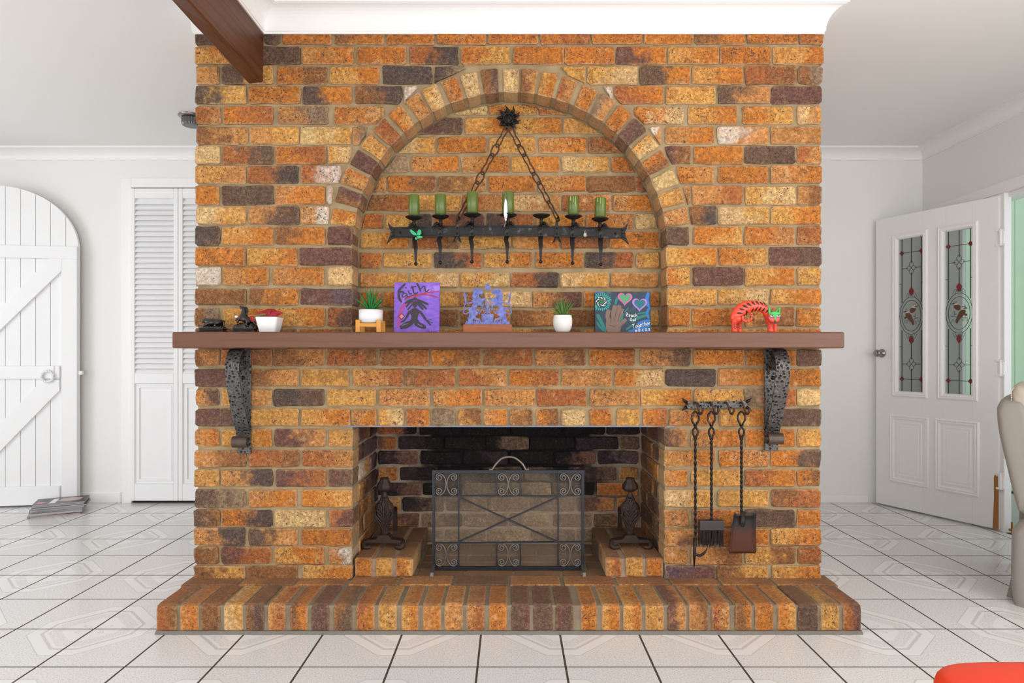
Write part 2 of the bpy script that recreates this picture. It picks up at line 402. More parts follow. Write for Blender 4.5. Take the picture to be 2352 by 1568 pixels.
# --- walls
tag(MB().box(XLW-.1, XRW+.12, YB, YB+.12, -.05, ZC+.05).build('wall_back', M_WALL), kind='structure')
wr = MB()
wr.box(XRW, XRW+.12, YF, -1.1, -.05, ZC+.05).box(XRW, XRW+.12, 1.5, 3.05, -.05, ZC+.05).box(XRW, XRW+.12, 4.46, YB, -.05, ZC+.05)
wr.box(XRW, XRW+.12, 3.05, 4.46, DOOR_Z, ZC+.05).box(XRW, XRW+.12, -1.1, 1.5, -.05, .7).box(XRW, XRW+.12, -1.1, 1.5, 2.2, ZC+.05)
tag(wr.build('wall_right', M_WALL), kind='structure')
wlft = MB().box(XLW-.12, XLW, YF, -.8, -.05, ZC+.05).box(XLW-.12, XLW, 2.6, YB, -.05, ZC+.05).box(XLW-.12, XLW, -.8, 2.6, -.05, .6).box(XLW-.12, XLW, -.8, 2.6, 2.3, ZC+.05)
tag(wlft.build('wall_left', M_WALL), kind='structure')
wf = MB().box(XLW-.1, -2.6, YF-.12, YF, -.05, ZC+.05).box(3.0, XRW+.12, YF-.12, YF, -.05, ZC+.05).box(-2.6, 3.0, YF-.12, YF, 2.3, ZC+.05).box(-2.6, 3.0, YF-.12, YF, -.05, .2)
tag(wf.build('wall_front', M_WALL), kind='structure')
tag(MB().box(XLW-.1, XRW+.12, YF-.12, YB+.1, ZC, ZC+.08).build('ceiling', M_CEIL), kind='structure')
# --- floor: grout bed with one tile object per tile in view
floor = MB().box(XLW-.1, XRW+.12, YF-.12, YB+.1, -.08, -.0004).build('floor', M_GROUT); tag(floor, kind='structure')
def tile_mesh(w, d):
    bm = bmesh.new(); bmesh.ops.create_cube(bm, size=1)
    for v in bm.verts: v.co = (v.co.x*w, v.co.y*d, (v.co.z-.5)*.008)
    ed = [e for e in bm.edges if all(v.co.z > -.001 for v in e.verts)]
    bmesh.ops.bevel(bm, geom=ed, offset=.0012, segments=1, affect='EDGES')
    me = bpy.data.meshes.new('tile'); bm.to_mesh(me); bm.free(); me.materials.append(M_TILE); return me
JG = .006
full = tile_mesh(TS-JG, TS-JG); meshes = {}
rest = MB()
for j in range(-19, 9):
    y0 = TY0+j*TS; y1 = y0+TS
    if y0 > YB: continue
    y1c = min(y1, YB-.002)
    for i in range(-16, 11):
        x0 = TX0+i*TS; x1 = min(x0+TS, XRW-.002)
        if x0 < XLW or x0 > XRW-.02: continue
        cx, cy = (x0+x1)/2, (y0+y1c)/2
        if x0 > -1.36 and x1 < 1.34 and y0 > 2.47 and y1 < 3.5: continue        # under the hearth
        if abs(x0 if x0 > 0 else x1)/max(y1c, .1) < .86 and y1c > 1.9 and x0 > -3.75:
            w, d = round(x1-x0, 3), round(y1c-y0, 3)
            me = full if (w, d) == (TS, TS) else meshes.setdefault((w, d), tile_mesh(w-JG, d-JG))
            link('tile', me, None, floor, (cx, cy, 0))
        elif y1c > -2.5: rest.box(x0+JG/2, x1-JG/2, y0+JG/2, y1c-JG/2, -.008, 0)
tag(rest.build('tile_field', M_TILE, floor), kind='stuff')
# --- cornices (cove profile), skirting
def cove(dirv, n=8, pr=.085, ht=.1):
    """profile points: offset out of wall along dirv, z from ceiling"""
    d = Vector(dirv)
    pts = [(0, -ht), (.006, -ht), (.006, -ht+.008)]
    for i in range(n+1):
        a = i/n*PI/2; pts.append((.01+(pr-.018)*(1-math.cos(a)), -ht+.01+(ht-.024)*math.sin(a)))
    pts += [(pr-.006, -.012), (pr, -.012), (pr, 0), (0, 0)]
    return [d*p+Vector((0, 0, q)) for p, q in pts]
def cornice(name, a, b, dirv, pr=.085, ht=.1, m0=0, m1=0):
    prof = cove(dirv, 8, pr, ht); A = Vector(a); B = Vector(b); t = (B-A).normalized(); d = Vector(dirv)
    mb = MB(); n = len(prof)
    vs = [A+p+t*(-m0*p.dot(d)) for p in prof]+[B+p+t*(m1*p.dot(d)) for p in prof]
    fs = [list(range(n))[::-1], [n+i for i in range(n)]]+[(i, (i+1) % n, (i+1) % n+n, i+n) for i in range(n)]
    mb.add(vs, fs); return tag(mb.build(name, M_TRIM), kind='structure')
cornice('trim_1', (XLW, YB, ZC), (XRW, YB, ZC), (0, -1, 0), .085, .082, 0, -1)
cornice('trim_2', (XRW, YB, ZC), (XRW, YF, ZC), (-1, 0, 0), .085, .082, -1, 0)
BMX0, BMX1, BMZ = -1.138, -1.068, pz0(190)
CHL, CHR = px0(448), px0(1889)
CP, CH_ = .058, ZC-pz0(79)
cornice('trim_3', (BMX1, D0, ZC), (CHR, D0, ZC), (0, -1, 0), CP+.02, CH_, -1, 1)
cornice('trim_4', (CHR, D0, ZC), (CHR, 3.5, ZC), (1, 0, 0), CP+.02, CH_, 1, 0)
cornice('trim_5', (CHL, 3.5, ZC), (CHL, D0, ZC), (-1, 0, 0), .05, CH_, 0, 1)
cornice('trim_6', (CHL, D0, ZC), (BMX0, D0, ZC), (0, -1, 0), .05, CH_, 1, 0)
cornice('trim_7', (BMX1, YF, ZC), (BMX1, D0, ZC), (1, 0, 0), CP+.02, CH_, 0, -1)
def skirt(name, x0, x1, ht): tag(MB().box(x0, x1, YB-.014, YB, 0, ht, ch=.004).build(name, M_TRIM), kind='structure')
skirt('baseboard_back', 1.2, 2.6, .056); skirt('baseboard_left', -4.98, -2.835, .078)
# --- ceiling beam
bm_ = MB(); n = 40; rows = []
for i in range(n+1):
    y = YF+(D0-YF)*i/n; j = random.uniform(-.004, .004); k = random.uniform(-.005, .005)
    rows.append([(BMX0+j, y, ZC), (BMX0+j, y, BMZ+.012+k), (BMX0+.012+j, y, BMZ+k), (BMX1-.006, y, BMZ), (BMX1, y, BMZ+.006), (BMX1, y, ZC)])
bm_.grid(rows, True); bm_.f += [list(range(6))[::-1], [n*6+k for k in range(6)]]
tag(bm_.build('ceiling_beam', M_BEAM), 'dark brown rough timber beam running along the ceiling to the fireplace', 'beam')
# ================================================================ BRICK FIREPLACE
fire = empty('brick_fireplace', (0, D0, 0), 'large orange and brown brick fireplace with arched niche and open firebox', 'fireplace')
XC_, ZCN, RI, RO = -.004, 1.533, .680, .785
FXL, FXR, FZT, HZ = px0(809.5), px0(1526.5), pz0(980), .115
DN, DFB = 2.872, 3.27
R8 = .011
face = MB()
face.box(CHL+.008, FXL-.003, D0+R8, D0+.116, HZ-.01, 1.12).box(FXR+.003, CHR-.008, D0+R8, D0+.116, HZ-.01, 1.12)
face.box(FXL-.003, FXR+.003, D0+R8, D0+.116, FZT+.004, 1.12)
RM = RI+.005
poly = [(CHL+.008, 1.12), (XC_-RM, 1.12)]+[(XC_-RM*math.cos(a), ZCN+RM*math.sin(a)) for a in [PI*i/40 for i in range(41)]]+[(XC_+RM, 1.12), (CHR-.008, 1.12), (CHR-.008, ZC-.002), (CHL+.008, ZC-.002)]
face.prism(poly, D0+R8, D0+.116)
face = face.build('brick_facing', M_MORTAR, fire)
niche = MB().box(-.76, .76, DN+R8, 3.02, 1.0, 2.32).build('niche_backing', M_MORTAR, fire)
core = MB().box(CHL+.01, CHR-.01, 3.02, 3.52, 1.1, ZC-.002).box(CHL+.01, FXL-.009, D0+.117, 3.52, 0, 1.1).box(FXR+.009, CHR-.01, D0+.117, 3.52, 0, 1.1).box(FXL-.009, FXR+.009, DFB+R8, 3.52, 0, 1.1)
core.box(FXL-.009, FXR+.009, D0+.117, DFB+R8, FZT+.03, 1.1)
core.box(CHL+.01, -.76, D0+.117, 3.02, 1.1, ZC-.002).box(.76, CHR-.01, D0+.117, 3.02, 1.1, ZC-.002).box(-.76, .76, D0+.117, 3.02, 2.32, ZC-.002)
core = core.build('firebox_lining', M_MORTAR_F, fire)

def jit(a): return random.uniform(-a, a)
def rect_outline(x0, x1, z0, z1, ch=.006, j=.003):
    c = min(ch*random.uniform(.6, 1.7), (x1-x0)*.3, (z1-z0)*.3); L = x1-x0
    p = [(x0+c, z0), (x0+L*.36, z0), (x0+L*.68, z0), (x1-c, z0), (x1, z0+c), (x1, (z0+z1)/2), (x1, z1-c), (x1-c, z1), (x0+L*.66, z1), (x0+L*.33, z1), (x0+c, z1), (x0, z1-c), (x0, (z0+z1)/2), (x0, z0+c)]
    return [(x+jit(j), z+jit(j)) for x, z in p]
def tone(code):
    c1 = PAL[code[0]]; c2 = PAL[code[1]] if len(code) > 1 else c1
    f = 1+jit(.07)
    a = [min(1, v*f*(1+jit(.03))*BGAIN) for v in lin(c1)]; b = [min(1, v*f*(1+jit(.03))*BGAIN) for v in lin(c2)]
    for q in (a, b):
        l = .3*q[0]+.5*q[1]+.2*q[2]
        for i in range(3): q[i] = min(1, (q[i]*.96+l*.04)*.99)
    if len(code) == 1:
        k = random.uniform(.72, .9); b = [v*k for v in b]; bl = (jit(.12), 1.5, .42)
    else: bl = (.34, 1.3, .5)
    return a, b, bl, SPK[code[0]]
def set_tone(o, code, hx, hz):
    a, b, bl, sp = tone(code)
    o.color = a+[1]; o['second_tone'] = b; o['half_size'] = [hx, sp*random.uniform(.7, 1.3), hz]; o['blend'] = list(bl)
def brick(name, parent, out, yf, depth, code, rot=None, centre=None, ins=.0055):
    """out: (x,z) outline in the face plane; yf: depth of face; rot: rotation about Z of the whole brick around its centre"""
    xs = [p[0] for p in out]; zs = [p[1] for p in out]
    cx, cz = (min(xs)+max(xs))/2, (min(zs)+max(zs))/2; hx, hz = (max(xs)-min(xs))/2, (max(zs)-min(zs))/2
    if hx < .002 or hz < .002: return None
    n = len(out); L = [(x-cx, z-cz) for x, z in out]
    ix, iz = max(.3, 1-ins/hx), max(.3, 1-ins/hz); t1, t2 = jit(.004)/hx, jit(.003)/hz
    vs = [(x*ix, t1*x+t2*z+jit(.0012), z*iz) for x, z in L]+[(x, .005, z) for x, z in L]+[(x, depth, z) for x, z in L]
    fs = [list(range(n))]
    for r in range(2):
        for k in range(n): fs.append((r*n+k, r*n+n+k, r*n+n+(k+1) % n, r*n+(k+1) % n))
    me = bpy.data.meshes.new(name); me.from_pydata(vs, [], fs); me.update(); me.materials.append(M_BRICK)
    o = link(name, me, None, parent, (cx, yf, cz)) if centre is None else link(name, me, None, parent, centre)
    if rot is not None: o.rotation_euler = rot
    set_tone(o, code, hx, hz); return o
# ---- coursed facing bricks: pixel extents of every brick on the face plane, and its tone
ROWS = [
 (80,100,"447-523d 530-600o 606-641kd 648-760o 768-882bo 888-998o 1003-1116o 1121-1236o 1242-1355or 1360-1475o 1479-1593o 1598-1713bo 1718-1833o 1837-1892r"),
 (106,146,"447-562yo 570-688d 693-811so 819-931o 940-1052rk 1059-1172oy 1180-1294o 1298-1411o 1417-1531po 1535-1651yo 1656-1771o 1778-1892yo"),
 (151,192,"449-502s 509-626dy 634-750ob 756-870yo 879-991k 998-1070kg 1289-1346y 1350-1465yc 1470-1586do 1591-1708yo 1713-1829rb 1835-1890bg"),
 (197,237,"448-564uy 571-688o 695-807ko 816-924bk 928-958w 1385-1407w 1412-1524ro 1530-1644y 1651-1768ds 1774-1889p"),
 (243,284,"449-505rs 512-626or 638-752sg 766-880os 1458-1571oc 1581-1694yo 1707-1823oy 1833-1888cs"),
 (290,330,"450-567bs 573-687sy 689-807cy 811-841sg 1493-1519ws 1528-1641so 1650-1766ws 1772-1888s"),
 (335,375,"448-503c 509-626rd 633-747or 753-806yc 1528-1587pb 1594-1708o 1712-1828d 1833-1888rs"),
 (380,420,"448-564ys 569-684rk 692-783rw 1556-1641os 1651-1766o 1772-1887so"),
 (426,469,"449-503o 509-627d 632-746so 750-762w 1572-1586s 1591-1706sr 1712-1829yc 1833-1887sb"),
 (473,515,"449-563cy 570-685sd 689-756sw 1583-1647bk 1652-1767cy 1773-1887yo"),
 (520,562,"447-503kd 509-627yo 632-746bo 752-808p 1532-1583d 1594-1705oy 1712-1826os 1833-1887r"),
 (568,609,"448-562o 568-682yo 688-808p 1532-1647yo 1652-1764oy 1769-1887pd"),
 (613,655,"448-505w 511-616so 626-742so 752-808c 1532-1586oy 1593-1709p 1713-1826yo 1833-1887y"),
 (662,700,"447-564b 571-684bo 690-809pv 1533-1647y 1652-1767yc 1772-1887yo"),
 (706,749,"447-502bg 511-622yo 629-746yo 753-809rp 1533-1587o 1591-1706o 1713-1826sb 1831-1887oy"),
 (754,795,"447-560b 567-680rb 686-809rb 1533-1647yo 1652-1767y 1772-1887o"),
 (802,840,"447-503bs 508-624rb 628-744bs 751-865rb 871-984br 991-1103ob 1109-1223br 1230-1344sb 1354-1459or 1471-1587sd 1595-1710o 1715-1829o 1833-1887pd"),
 (847,887,"446-563p 570-686bs 692-802y 810-925sr 930-1046br 1053-1164rs 1170-1284or 1289-1406s 1411-1526oc 1531-1645k 1650-1765so 1771-1887o"),
 (893,932,"448-501sd 508-622ys 627-743kd 752-863y 871-986s 993-1106so 1113-1229s 1234-1348r 1355-1470s 1474-1589yo 1595-1707y 1712-1829gr 1833-1886c"),
 (939,978,"447-564pd 570-685y 692-804yo 808-863so 869-926yc 933-987ro 992-1046g 1052-1105yb 1112-1164so 1172-1223sb 1233-1282ob 1290-1344c 1355-1404o 1417-1470y 1478-1533or 1538-1645so 1652-1765yo 1772-1887d"),
 (986,1026,"447-502so 507-623yo 630-747ps 754-809y 1527-1581ps 1588-1708so 1713-1827o 1833-1887y"),
 (1034,1072,"446-564sb 571-686rb 693-809rs 1527-1643so 1653-1767os 1772-1886od"),
 (1079,1117,"446-502y 508-625sk 632-749pr 756-809pd 1527-1580so 1589-1706y 1713-1829ro 1833-1886ob"),
 (1125,1165,"446-564dg 571-681so 693-809oy 1527-1640cy 1650-1767y 1773-1886br"),
 (1171,1210,"445-502db 508-623ok 630-747c 755-809rp 1527-1583s 1591-1705ro 1712-1826d 1832-1885o"),
 (1214,1253,"445-561sk 570-682ds 692-808o 1527-1643sp 1650-1767ro 1771-1887yo"),
 (1257,1296,"446-500b 507-622pr 631-744yo 754-808sw 1527-1581s 1590-1706sb 1714-1828yb 1835-1887r"),
 (1300,1331,"445-561by 567-682b 695-808yo 1531-1643vp 1648-1765by 1774-1886yo"),
]
def parse(s): return [(int(a), int(b), c) for a, b, c in re.findall(r'(\d+)-(\d+)([a-z]+)', s)]
def clip_out(pts, x0, x1):      # keep a brick outside the arch ring
    out = []; left = (x0+x1)/2 < XC_
    for x, z in pts:
        dz = z-ZCN; R = RO+.010
        if dz > .104 and dz < R:
            lim = math.sqrt(R*R-dz*dz)
            if left: x = min(x, max(XC_-lim, x0+.003))
            else: x = max(x, min(XC_+lim, x1-.003))
        out.append((x, z))
    return out
COURSE = []
for ya, yb, s in ROWS:
    z1, z0 = pz0(ya)+.001, pz0(yb)-.001; COURSE.append((z0, z1))
    if ya == 80: z1 = pz0(70)
    for xa, xb, code in parse(s):
        x0, x1 = px0(xa)-.001, px0(xb)+.001
        o = rect_outline(x0, x1, z0, z1)
        if z1 > ZCN: o = clip_out(o, x0, x1)
        brick('brick', face, o, D0+jit(.0022), .108, code)
# ---- arch ring
ARCH = "yo bp so p ys r oy s yc so c bd c bs yo rs so gs o pd yc ob c y s".split()
for k, code in zip(range(-12, 13), ARCH):
    a = math.radians(k*6.58)+jit(.006); w0, w1 = RI*math.radians(5.2)/2, RO*math.radians(5.35)/2
    hz = (RO-RI)/2; rm = (RO+RI)/2; c = .005
    o = [(-w0+c, -hz), (0, -hz-.001), (w0-c, -hz), (w0, -hz+c), ((w0+w1)/2, 0), (w1, hz-c), (w1-c*1.6, hz), (0, hz), (-w1+c*1.6, hz), (-w1, hz-c), (-(w0+w1)/2, 0), (-w0, -hz+c)]
    o = [(x+jit(.0024), z+jit(.0022)) for x, z in o]
    brick('arch_brick', face, o, 0, .112, code, (0, a, 0), (XC_+rm*math.sin(a), D0+jit(.003)-.001, ZCN+rm*math.cos(a)))
# ---- niche back
SN = DN/F
NROWS = [
 (239,263,"1020-1119c 1124-1235oy 1240-1320rs"), (269,307,"945-1062pd 1068-1178yo 1185-1289yo 1294-1400y"), (314,351,"895-999cy 1005-1116o 1123-1230y 1238-1348so 1352-1450br"),
 (358,395,"865-938m 945-1054so 1060-1170so 1175-1285yo 1290-1400cy 1406-1480or"), (403,440,"842-886bs 890-1001ob 1006-1116bs 1121-1230o 1237-1345so 1350-1457b 1461-1500rp"),
 (446,484,"830-946br 952-1060y 1063-1171rs 1177-1289cs 1293-1404rs 1408-1506so"), (490,525,"826-879or 884-990yk 997-1112rp 1117-1227kr 1233-1343yo 1348-1455os 1461-1516c"),
 (532,571,"825-938yo 945-1052rb 1058-1172y 1177-1283so 1287-1396rb 1400-1517o"), (579,615,"822-875ro 880-990y 997-1107kr 1112-1222yo 1230-1339o 1345-1455kr 1463-1518y"),
 (625,660,"823-936sy 942-1053yc 1058-1170yc 1174-1282rk 1288-1399cy 1403-1513s"), (669,705,"820-875o 880-990ob 997-1107yb 1112-1220c 1224-1335sp 1342-1455o 1461-1519o"),
 (711,749,"822-936ob 942-1053b 1058-1171bo 1176-1285bs 1290-1400b 1404-1515y"), (754,790,"822-875o 880-990y 997-1107yo 1112-1220y 1224-1335b 1342-1455y 1461-1519yo")]
def clip_in(pts):
    out = []; R = RI-.004
    for x, z in pts:
        dz = z-ZCN
        if dz > 0:
            lim = math.sqrt(max(R*R-dz*dz, .0004)); x = max(XC_-lim, min(XC_+lim, x)); 
            if dz > R: z = ZCN+R
        else: x = max(XC_-R, min(XC_+R, x))
        out.append((x, z))
    return out
for ya, yb, s in NROWS:
    z1, z0 = H-(ya-CY)*SN, H-(yb-CY)*SN
    for xa, xb, code in parse(s):
        o = rect_outline((xa-CX)*SN-.001, (xb-CX)*SN+.001, z0, z1)
        brick('niche_brick', niche, clip_in(o), DN+jit(.002), .05, code)
# ---- firebox: back wall, side walls, floor, ledges
SB = DFB/F
BROWS = [
 (966,998,"862-957rx 962-1060x 1064-1170x 1174-1290x 1294-1390x 1394-1469n"), (1003,1032,"864-909pr 916-1017nx 1021-1113x 1117-1215xu 1218-1320x 1323-1420n 1424-1469d"),
 (1036,1066,"866-960np 965-1060x 1064-1166xn 1170-1270x 1275-1369xp 1374-1466nv"), (1073,1103,"866-912sr 918-1000nx 1005-1100x 1105-1200xu 1205-1300ux 1305-1415nd 1422-1466s"),
 (1109,1138,"864-967np 971-1062x 1066-1166u 1170-1265ug 1270-1365ux 1371-1466ro"), (1143,1174,"864-920ws 924-1020nu 1025-1115ug 1119-1215g 1219-1320g 1324-1411ps 1417-1467so"),
 (1180,1210,"865-962sp 966-1062gu 1066-1166g 1170-1265gm 1270-1360g 1365-1466ds"), (1216,1246,"866-918g 922-1018ug 1022-1115g 1119-1215gm 1219-1320g 1324-1411gu 1417-1467g")]
for ya, yb, s in BROWS:
    z1, z0 = H-(ya-CY)*SB, H-(yb-CY)*SB
    for xa, xb, code in parse(s):
        brick('firebrick', core, rect_outline(max((xa-CX)*SB, FXL+.002), min((xb-CX)*SB, FXR-.002), z0, z1), DFB+jit(.003), .05, code)
SIDE_L = ["pb nv", "pn v", "ws vn", "sb pn", "bs gn", "bp sb", "sb bu", "b u"]; SIDE_R = ["bp p", "bd db", "bo bd", "bu b", "pd bu", "bu d", "bd b", "b u"]
for k in range(8):
    z0, z1 = COURSE[20+k]
    segs = [(2.880, 2.985), (2.996, 3.262)] if k % 2 else [(2.880, 3.10), (3.112, 3.262)]
    for (ya, yb), cl, cr in zip(segs, SIDE_L[k].split(), SIDE_R[k].split()):
        hx = (yb-ya)/2; o = rect_outline(-hx, hx, z0, z1)
        zc = (z0+z1)/2
        brick('firebrick', core, [(x, z-zc) for x, z in o], 0, .05, cl, (0, 0, PI/2), (FXL+jit(.003), (ya+yb)/2, zc))
        brick('firebrick', core, [(x, z-zc) for x, z in o], 0, .05, cr, (0, 0, -PI/2), (FXR+jit(.003), (ya+yb)/2, zc))
def slab(name, parent, x0, x1, y0, y1, z0, z1, code, ch=.006, mat=None, wear=1.1):
    o = MB().box(x0, x1, y0, y1, z0, z1, ch=ch).build(name, mat or M_BRICK, parent, origin=((x0+x1)/2, (y0+y1)/2, (z0+z1)/2))
    for v in o.data.vertices: v.co += Vector((jit(.0018), jit(.0018), jit(.0012)))
    set_tone(o, code, (x1-x0)/2, 1.0); o['tread_wear'] = wear; return o
ledge_z = pz0(1282)
for nm, xs, tops in (('l', [(815, 853.5, 'o'), (861, 901, 'y'), (907.5, 948, 'oy')], 'u'), ('r', [(1392, 1428, 'sr'), (1438, 1479, 'y'), (1485, 1523.5, 'o')], 'u')):
    xa, xb = px0(xs[0][0]), px0(xs[-1][1])
    led = MB().box(xa-.004 if nm == 'l' else xa+.006, xb-.006 if nm == 'l' else xb+.004, D0+.017, DFB, HZ-.005, ledge_z-.007).build('firebox_ledge', M_MORTAR_F, fire)
    for a, b, c in xs:
        slab('ledge_brick', led, px0(a), px0(b), D0+.006, D0+.232, HZ+.002, ledge_z, c)
        slab('ledge_brick', led, px0(a)+.001, px0(b)+.001, D0+.243, DFB-.008, HZ+.002, ledge_z-.002, random.choice(['u', 'ub', 'd']))
ins = MB().box(FXL, FXR, D0+.06, DFB, HZ-.03, HZ-.008).build('firebox_floor', M_MORTAR_H, fire)
y = D0+.022
for r in range(5):
    x = px0(950)+.006-(r % 2)*.1
    while x < px0(1388):
        a, b = max(x, px0(950)+.004), min(x+.205, px0(1388)-.002)
        if b-a > .02: slab('paving_brick', ins, a, b, y, min(y+.094, DFB-.004), HZ-.03, HZ-.003-abs(jit(.002)), random.choice(['u', 'ug', 'gu', 'u']), .004)
        x += .215
    y += .102
MB().box(FXL-.05, FXR+.05, D0+.004, D0+.1, FZT-.001, FZT+.005).build('steel_lintel', simple('steel_bar', (110, 122, 138), .45, .6), fire)
# ---- raised hearth
DH = 2.4646; SH = DH/F
hearth = MB().box((359-CX)*SH, (1979-CX)*SH, DH+.008, 2.80, 0, HZ-.007).build('hearth_bed', M_MORTAR_H, fire)
FRONT = "358-405rb 411-455so 460-504b 512-557cy 564-605bd 614-655sr 665-706bo 714-755dp 765-808bd 817-860ro 868-911y 921-961yo 970-1013so 1020-1063s 1071-1113sr 1122-1165o 1174-1217dp 1225-1270d 1276-1317pd 1334-1372o 1382-1425yo 1431-1475yo 1482-1526y 1534-1577ps 1583-1628sb 1635-1677rs 1688-1728bo 1735-1778o 1787-1830oy 1834-1881d 1886-1929y 1937-1979rp"
for xa, xb, code in parse(FRONT):
    x0, x1 = (xa-CX)*SH, (xb-CX)*SH; ya, yb = DH, DH+.204+jit(.003); r = .022; zt = HZ+jit(.002)
    sec = [(yb, .012), (yb, zt-.004), (yb-.005, zt)]+[(ya+r-r*math.sin(t), zt-r+r*math.cos(t)) for t in [PI/2*i/4 for i in range(5)]]+[(ya+jit(.002), .06), (ya+.002, .016), (ya+.006, .012)]
    n = len(sec); c = .005; mb = MB(); rows = []
    yc, zc = (ya+yb)/2, zt/2
    sh = lambda f: [(yc+(y-yc)*(1-f/.1), zc+(z-zc)*(1-f/.056)) for y, z in sec]
    rows = [[(x0, y, z) for y, z in sh(c)], [(x0+c, y, z) for y, z in sec], [((x0+x1)/2, y+jit(.0012), z+jit(.0015)) for y, z in sec], [(x1-c, y, z) for y, z in sec], [(x1, y, z) for y, z in sh(c)]]
    mb.grid(rows, True); mb.f += [list(range(n)), [4*n+k for k in range(n)][::-1]]
    o = mb.build('hearth_brick', M_BRICK, hearth, origin=((x0+x1)/2, (ya+yb)/2, .06)); set_tone(o, code, (x1-x0)/2, 1.0); o['tread_wear'] = random.uniform(.25, .7)
SQ = 2.713/F
for xa, xb, code in parse("424-549b 555-677sb 683-794sb 804-915sb 921-1037s 1043-1166d 1173-1286s 1296-1410sr 1418-1532sb 1540-1648bs 1656-1772sb 1780-1916sb"):
    slab('hearth_brick', hearth, (xa-CX)*SQ, (xb-CX)*SQ, DH+.216, 2.79, .02, HZ-.001, code, .004, wear=.7)
fl = MB(); fl.extr([(0, -.006, 0), (0, .01, 0), (0, .01, .012), (0, .002, .012)], ((357-CX)*SH, DH, .0005), ((1981-CX)*SH, DH, .0005))
fl.build('mortar_fillet', simple('cement_fillet', (118, 112, 104), .9, 0, .2, 60, .4, .002), hearth)
# ---- side faces of the breast: coursed brick, hidden from the photograph
sd = MB()
for k, (z0, z1) in enumerate(COURSE):
    for s, X in ((-1, CHL), (1, CHR)):
        y = D0+.118+(k % 2)*.11
        while y < 3.45:
            yb = min(y+.215, 3.52); sd.box(min(X, X-s*.03), max(X, X-s*.03), y, yb, z0, z1, ch=.004); y += .228
o = sd.build('side_brickwork', simple('side_brick_clay', (190, 118, 62), .85, 0, .35, 12, .5, .004), fire); tag(o, kind='stuff')
# ================================================================ DOORS
def piece(name, mat, parent, x0, x1, y0, y1, z0, z1, ch=.003, M=None, smooth=False):
    return MB().box(x0, x1, y0, y1, z0, z1, ch=ch, M=M).build(name, mat, parent, smooth)
# ---- door_1: arched ledged and braced door standing open against the back wall
def frame_M(O, ax):   # local x along ax (world xy), local y pointing away from the viewer, local z up
    ax = Vector((ax[0], ax[1], 0)).normalized(); yv = Vector((0, 0, 1)).cross(ax)
    M = Matrix.Identity(4)
    for r in range(3): M[r][0] = ax[r]; M[r][1] = yv[r]; M[r][2] = (0, 0, 1)[r]; M[r][3] = O[r]
    return M
def local_uv(M, px, py):  # where the pixel's ray meets the door's front plane, in door coordinates
    O = M.translation; n = Vector((M[0][1], M[1][1], 0)); d = Vector(((px-CX)/F, 1, -(py-CY)/F))
    t = (O-Vector((0, 0, H))).dot(n)/d.dot(n); p = Vector((0, 0, H))+d*t
    q = M.inverted() @ p; return q.x, q.z
M1 = frame_M(((177-CX)/F*4.555, 4.555, 0), (.985, -.0)) ; ang1 = math.radians(8.0)
M1 = frame_M(((177-CX)/F*4.555, 4.555, 0), (math.cos(ang1), math.sin(ang1)))      # origin at the right edge, x runs right
d1 = empty('door_1', (M1.translation.x-.5, 4.55, 0), 'white arched plank door with rails, diagonal braces and ring handle', 'door', kind='structure')
W1 = 1.06; ZB = .012; ztop = local_uv(M1, 15, 425)[1]; zspr = local_uv(M1, 178, 575)[1]
uu = lambda px, py=800: local_uv(M1, px, py)[0]
zz = lambda px, py: local_uv(M1, px, py)[1]
def arch_z(u): 
    a = (u+W1/2)/(W1/2); return zspr+(ztop-zspr)*math.sqrt(max(0, 1-a*a))
pw = uu(43)-uu(7.5); u1 = 0.0; us = [0.0, uu(147), uu(112), uu(77.5), uu(43), uu(7.5)]
while us[-1] > -W1+.02: us.append(max(us[-1]-pw, -W1))
for a, b in zip(us[1:], us[:-1]):
    if b-a < .01: continue
    tops = [(a+.0018+(b-a-.0036)*i/8) for i in range(9)]
    MB().prism([(a+.0018, ZB), (b-.0018, ZB)]+[(t, arch_z(t)) for t in tops[::-1]], .022, .046, M1).build('plank', M_DOORW, d1)
z1a, z1b = zz(90, 593), zz(90, 564); z2a, z2b = zz(90, 870), zz(90, 840); z3b = zz(80, 1117)
zt_ = z1b
piece('top_rail', M_DOORW, d1, -W1, 0, 0, .022, z1a, z1b, M=M1)
piece('middle_rail', M_DOORW, d1, -W1+.11, uu(137), 0, .022, z2a, z2b, M=M1)
piece('bottom_rail', M_DOORW, d1, -W1+.11, uu(137), 0, .022, ZB, z3b, M=M1)
piece('stile', M_DOORW, d1, uu(140.5), 0, -.0006, .0225, ZB, z1a, M=M1); piece('stile', M_DOORW, d1, -W1, -W1+.11, -.0006, .0225, ZB, z1a, M=M1)
def brace(p):
    MB().prism([local_uv(M1, x, y) for x, y in p], .001, .022, M1).build('diagonal_brace', M_DOORW, d1)
def ext(a, b, px): t = (px-a[0])/(b[0]-a[0]); return (px, a[1]+(b[1]-a[1])*t)
e = -150
brace([(113, 593.5), (140, 593.5), (140, 622), ext((140, 622), (0, 757), e), ext((113, 597), (0, 710), e)])
brace([(98, 871), (136, 871), (136, 896), ext((136, 896), (0, 1035), e), ext((101, 884), (0, 983), e)])
cu, cz_ = local_uv(M1, 111, 864); ring = []
for i in range(25):
    a = 2*PI*i/24; ring.append((cu+.036*math.cos(a), -.012, cz_+.036*math.sin(a)))
rg = MB()
for k in range(2):
    pts = [(cu+(.038+.0045*math.cos(a*9+k*PI))*math.cos(a), -.014+.0045*math.sin(a*9+k*PI), cz_+(.038+.0045*math.cos(a*9+k*PI))*math.sin(a)) for a in [2*PI*i/80 for i in range(80)]]
    rg.tube(pts, .0055, 6, M1, closed=True)
rg.build('ring_handle', M_DOORW, d1, True)
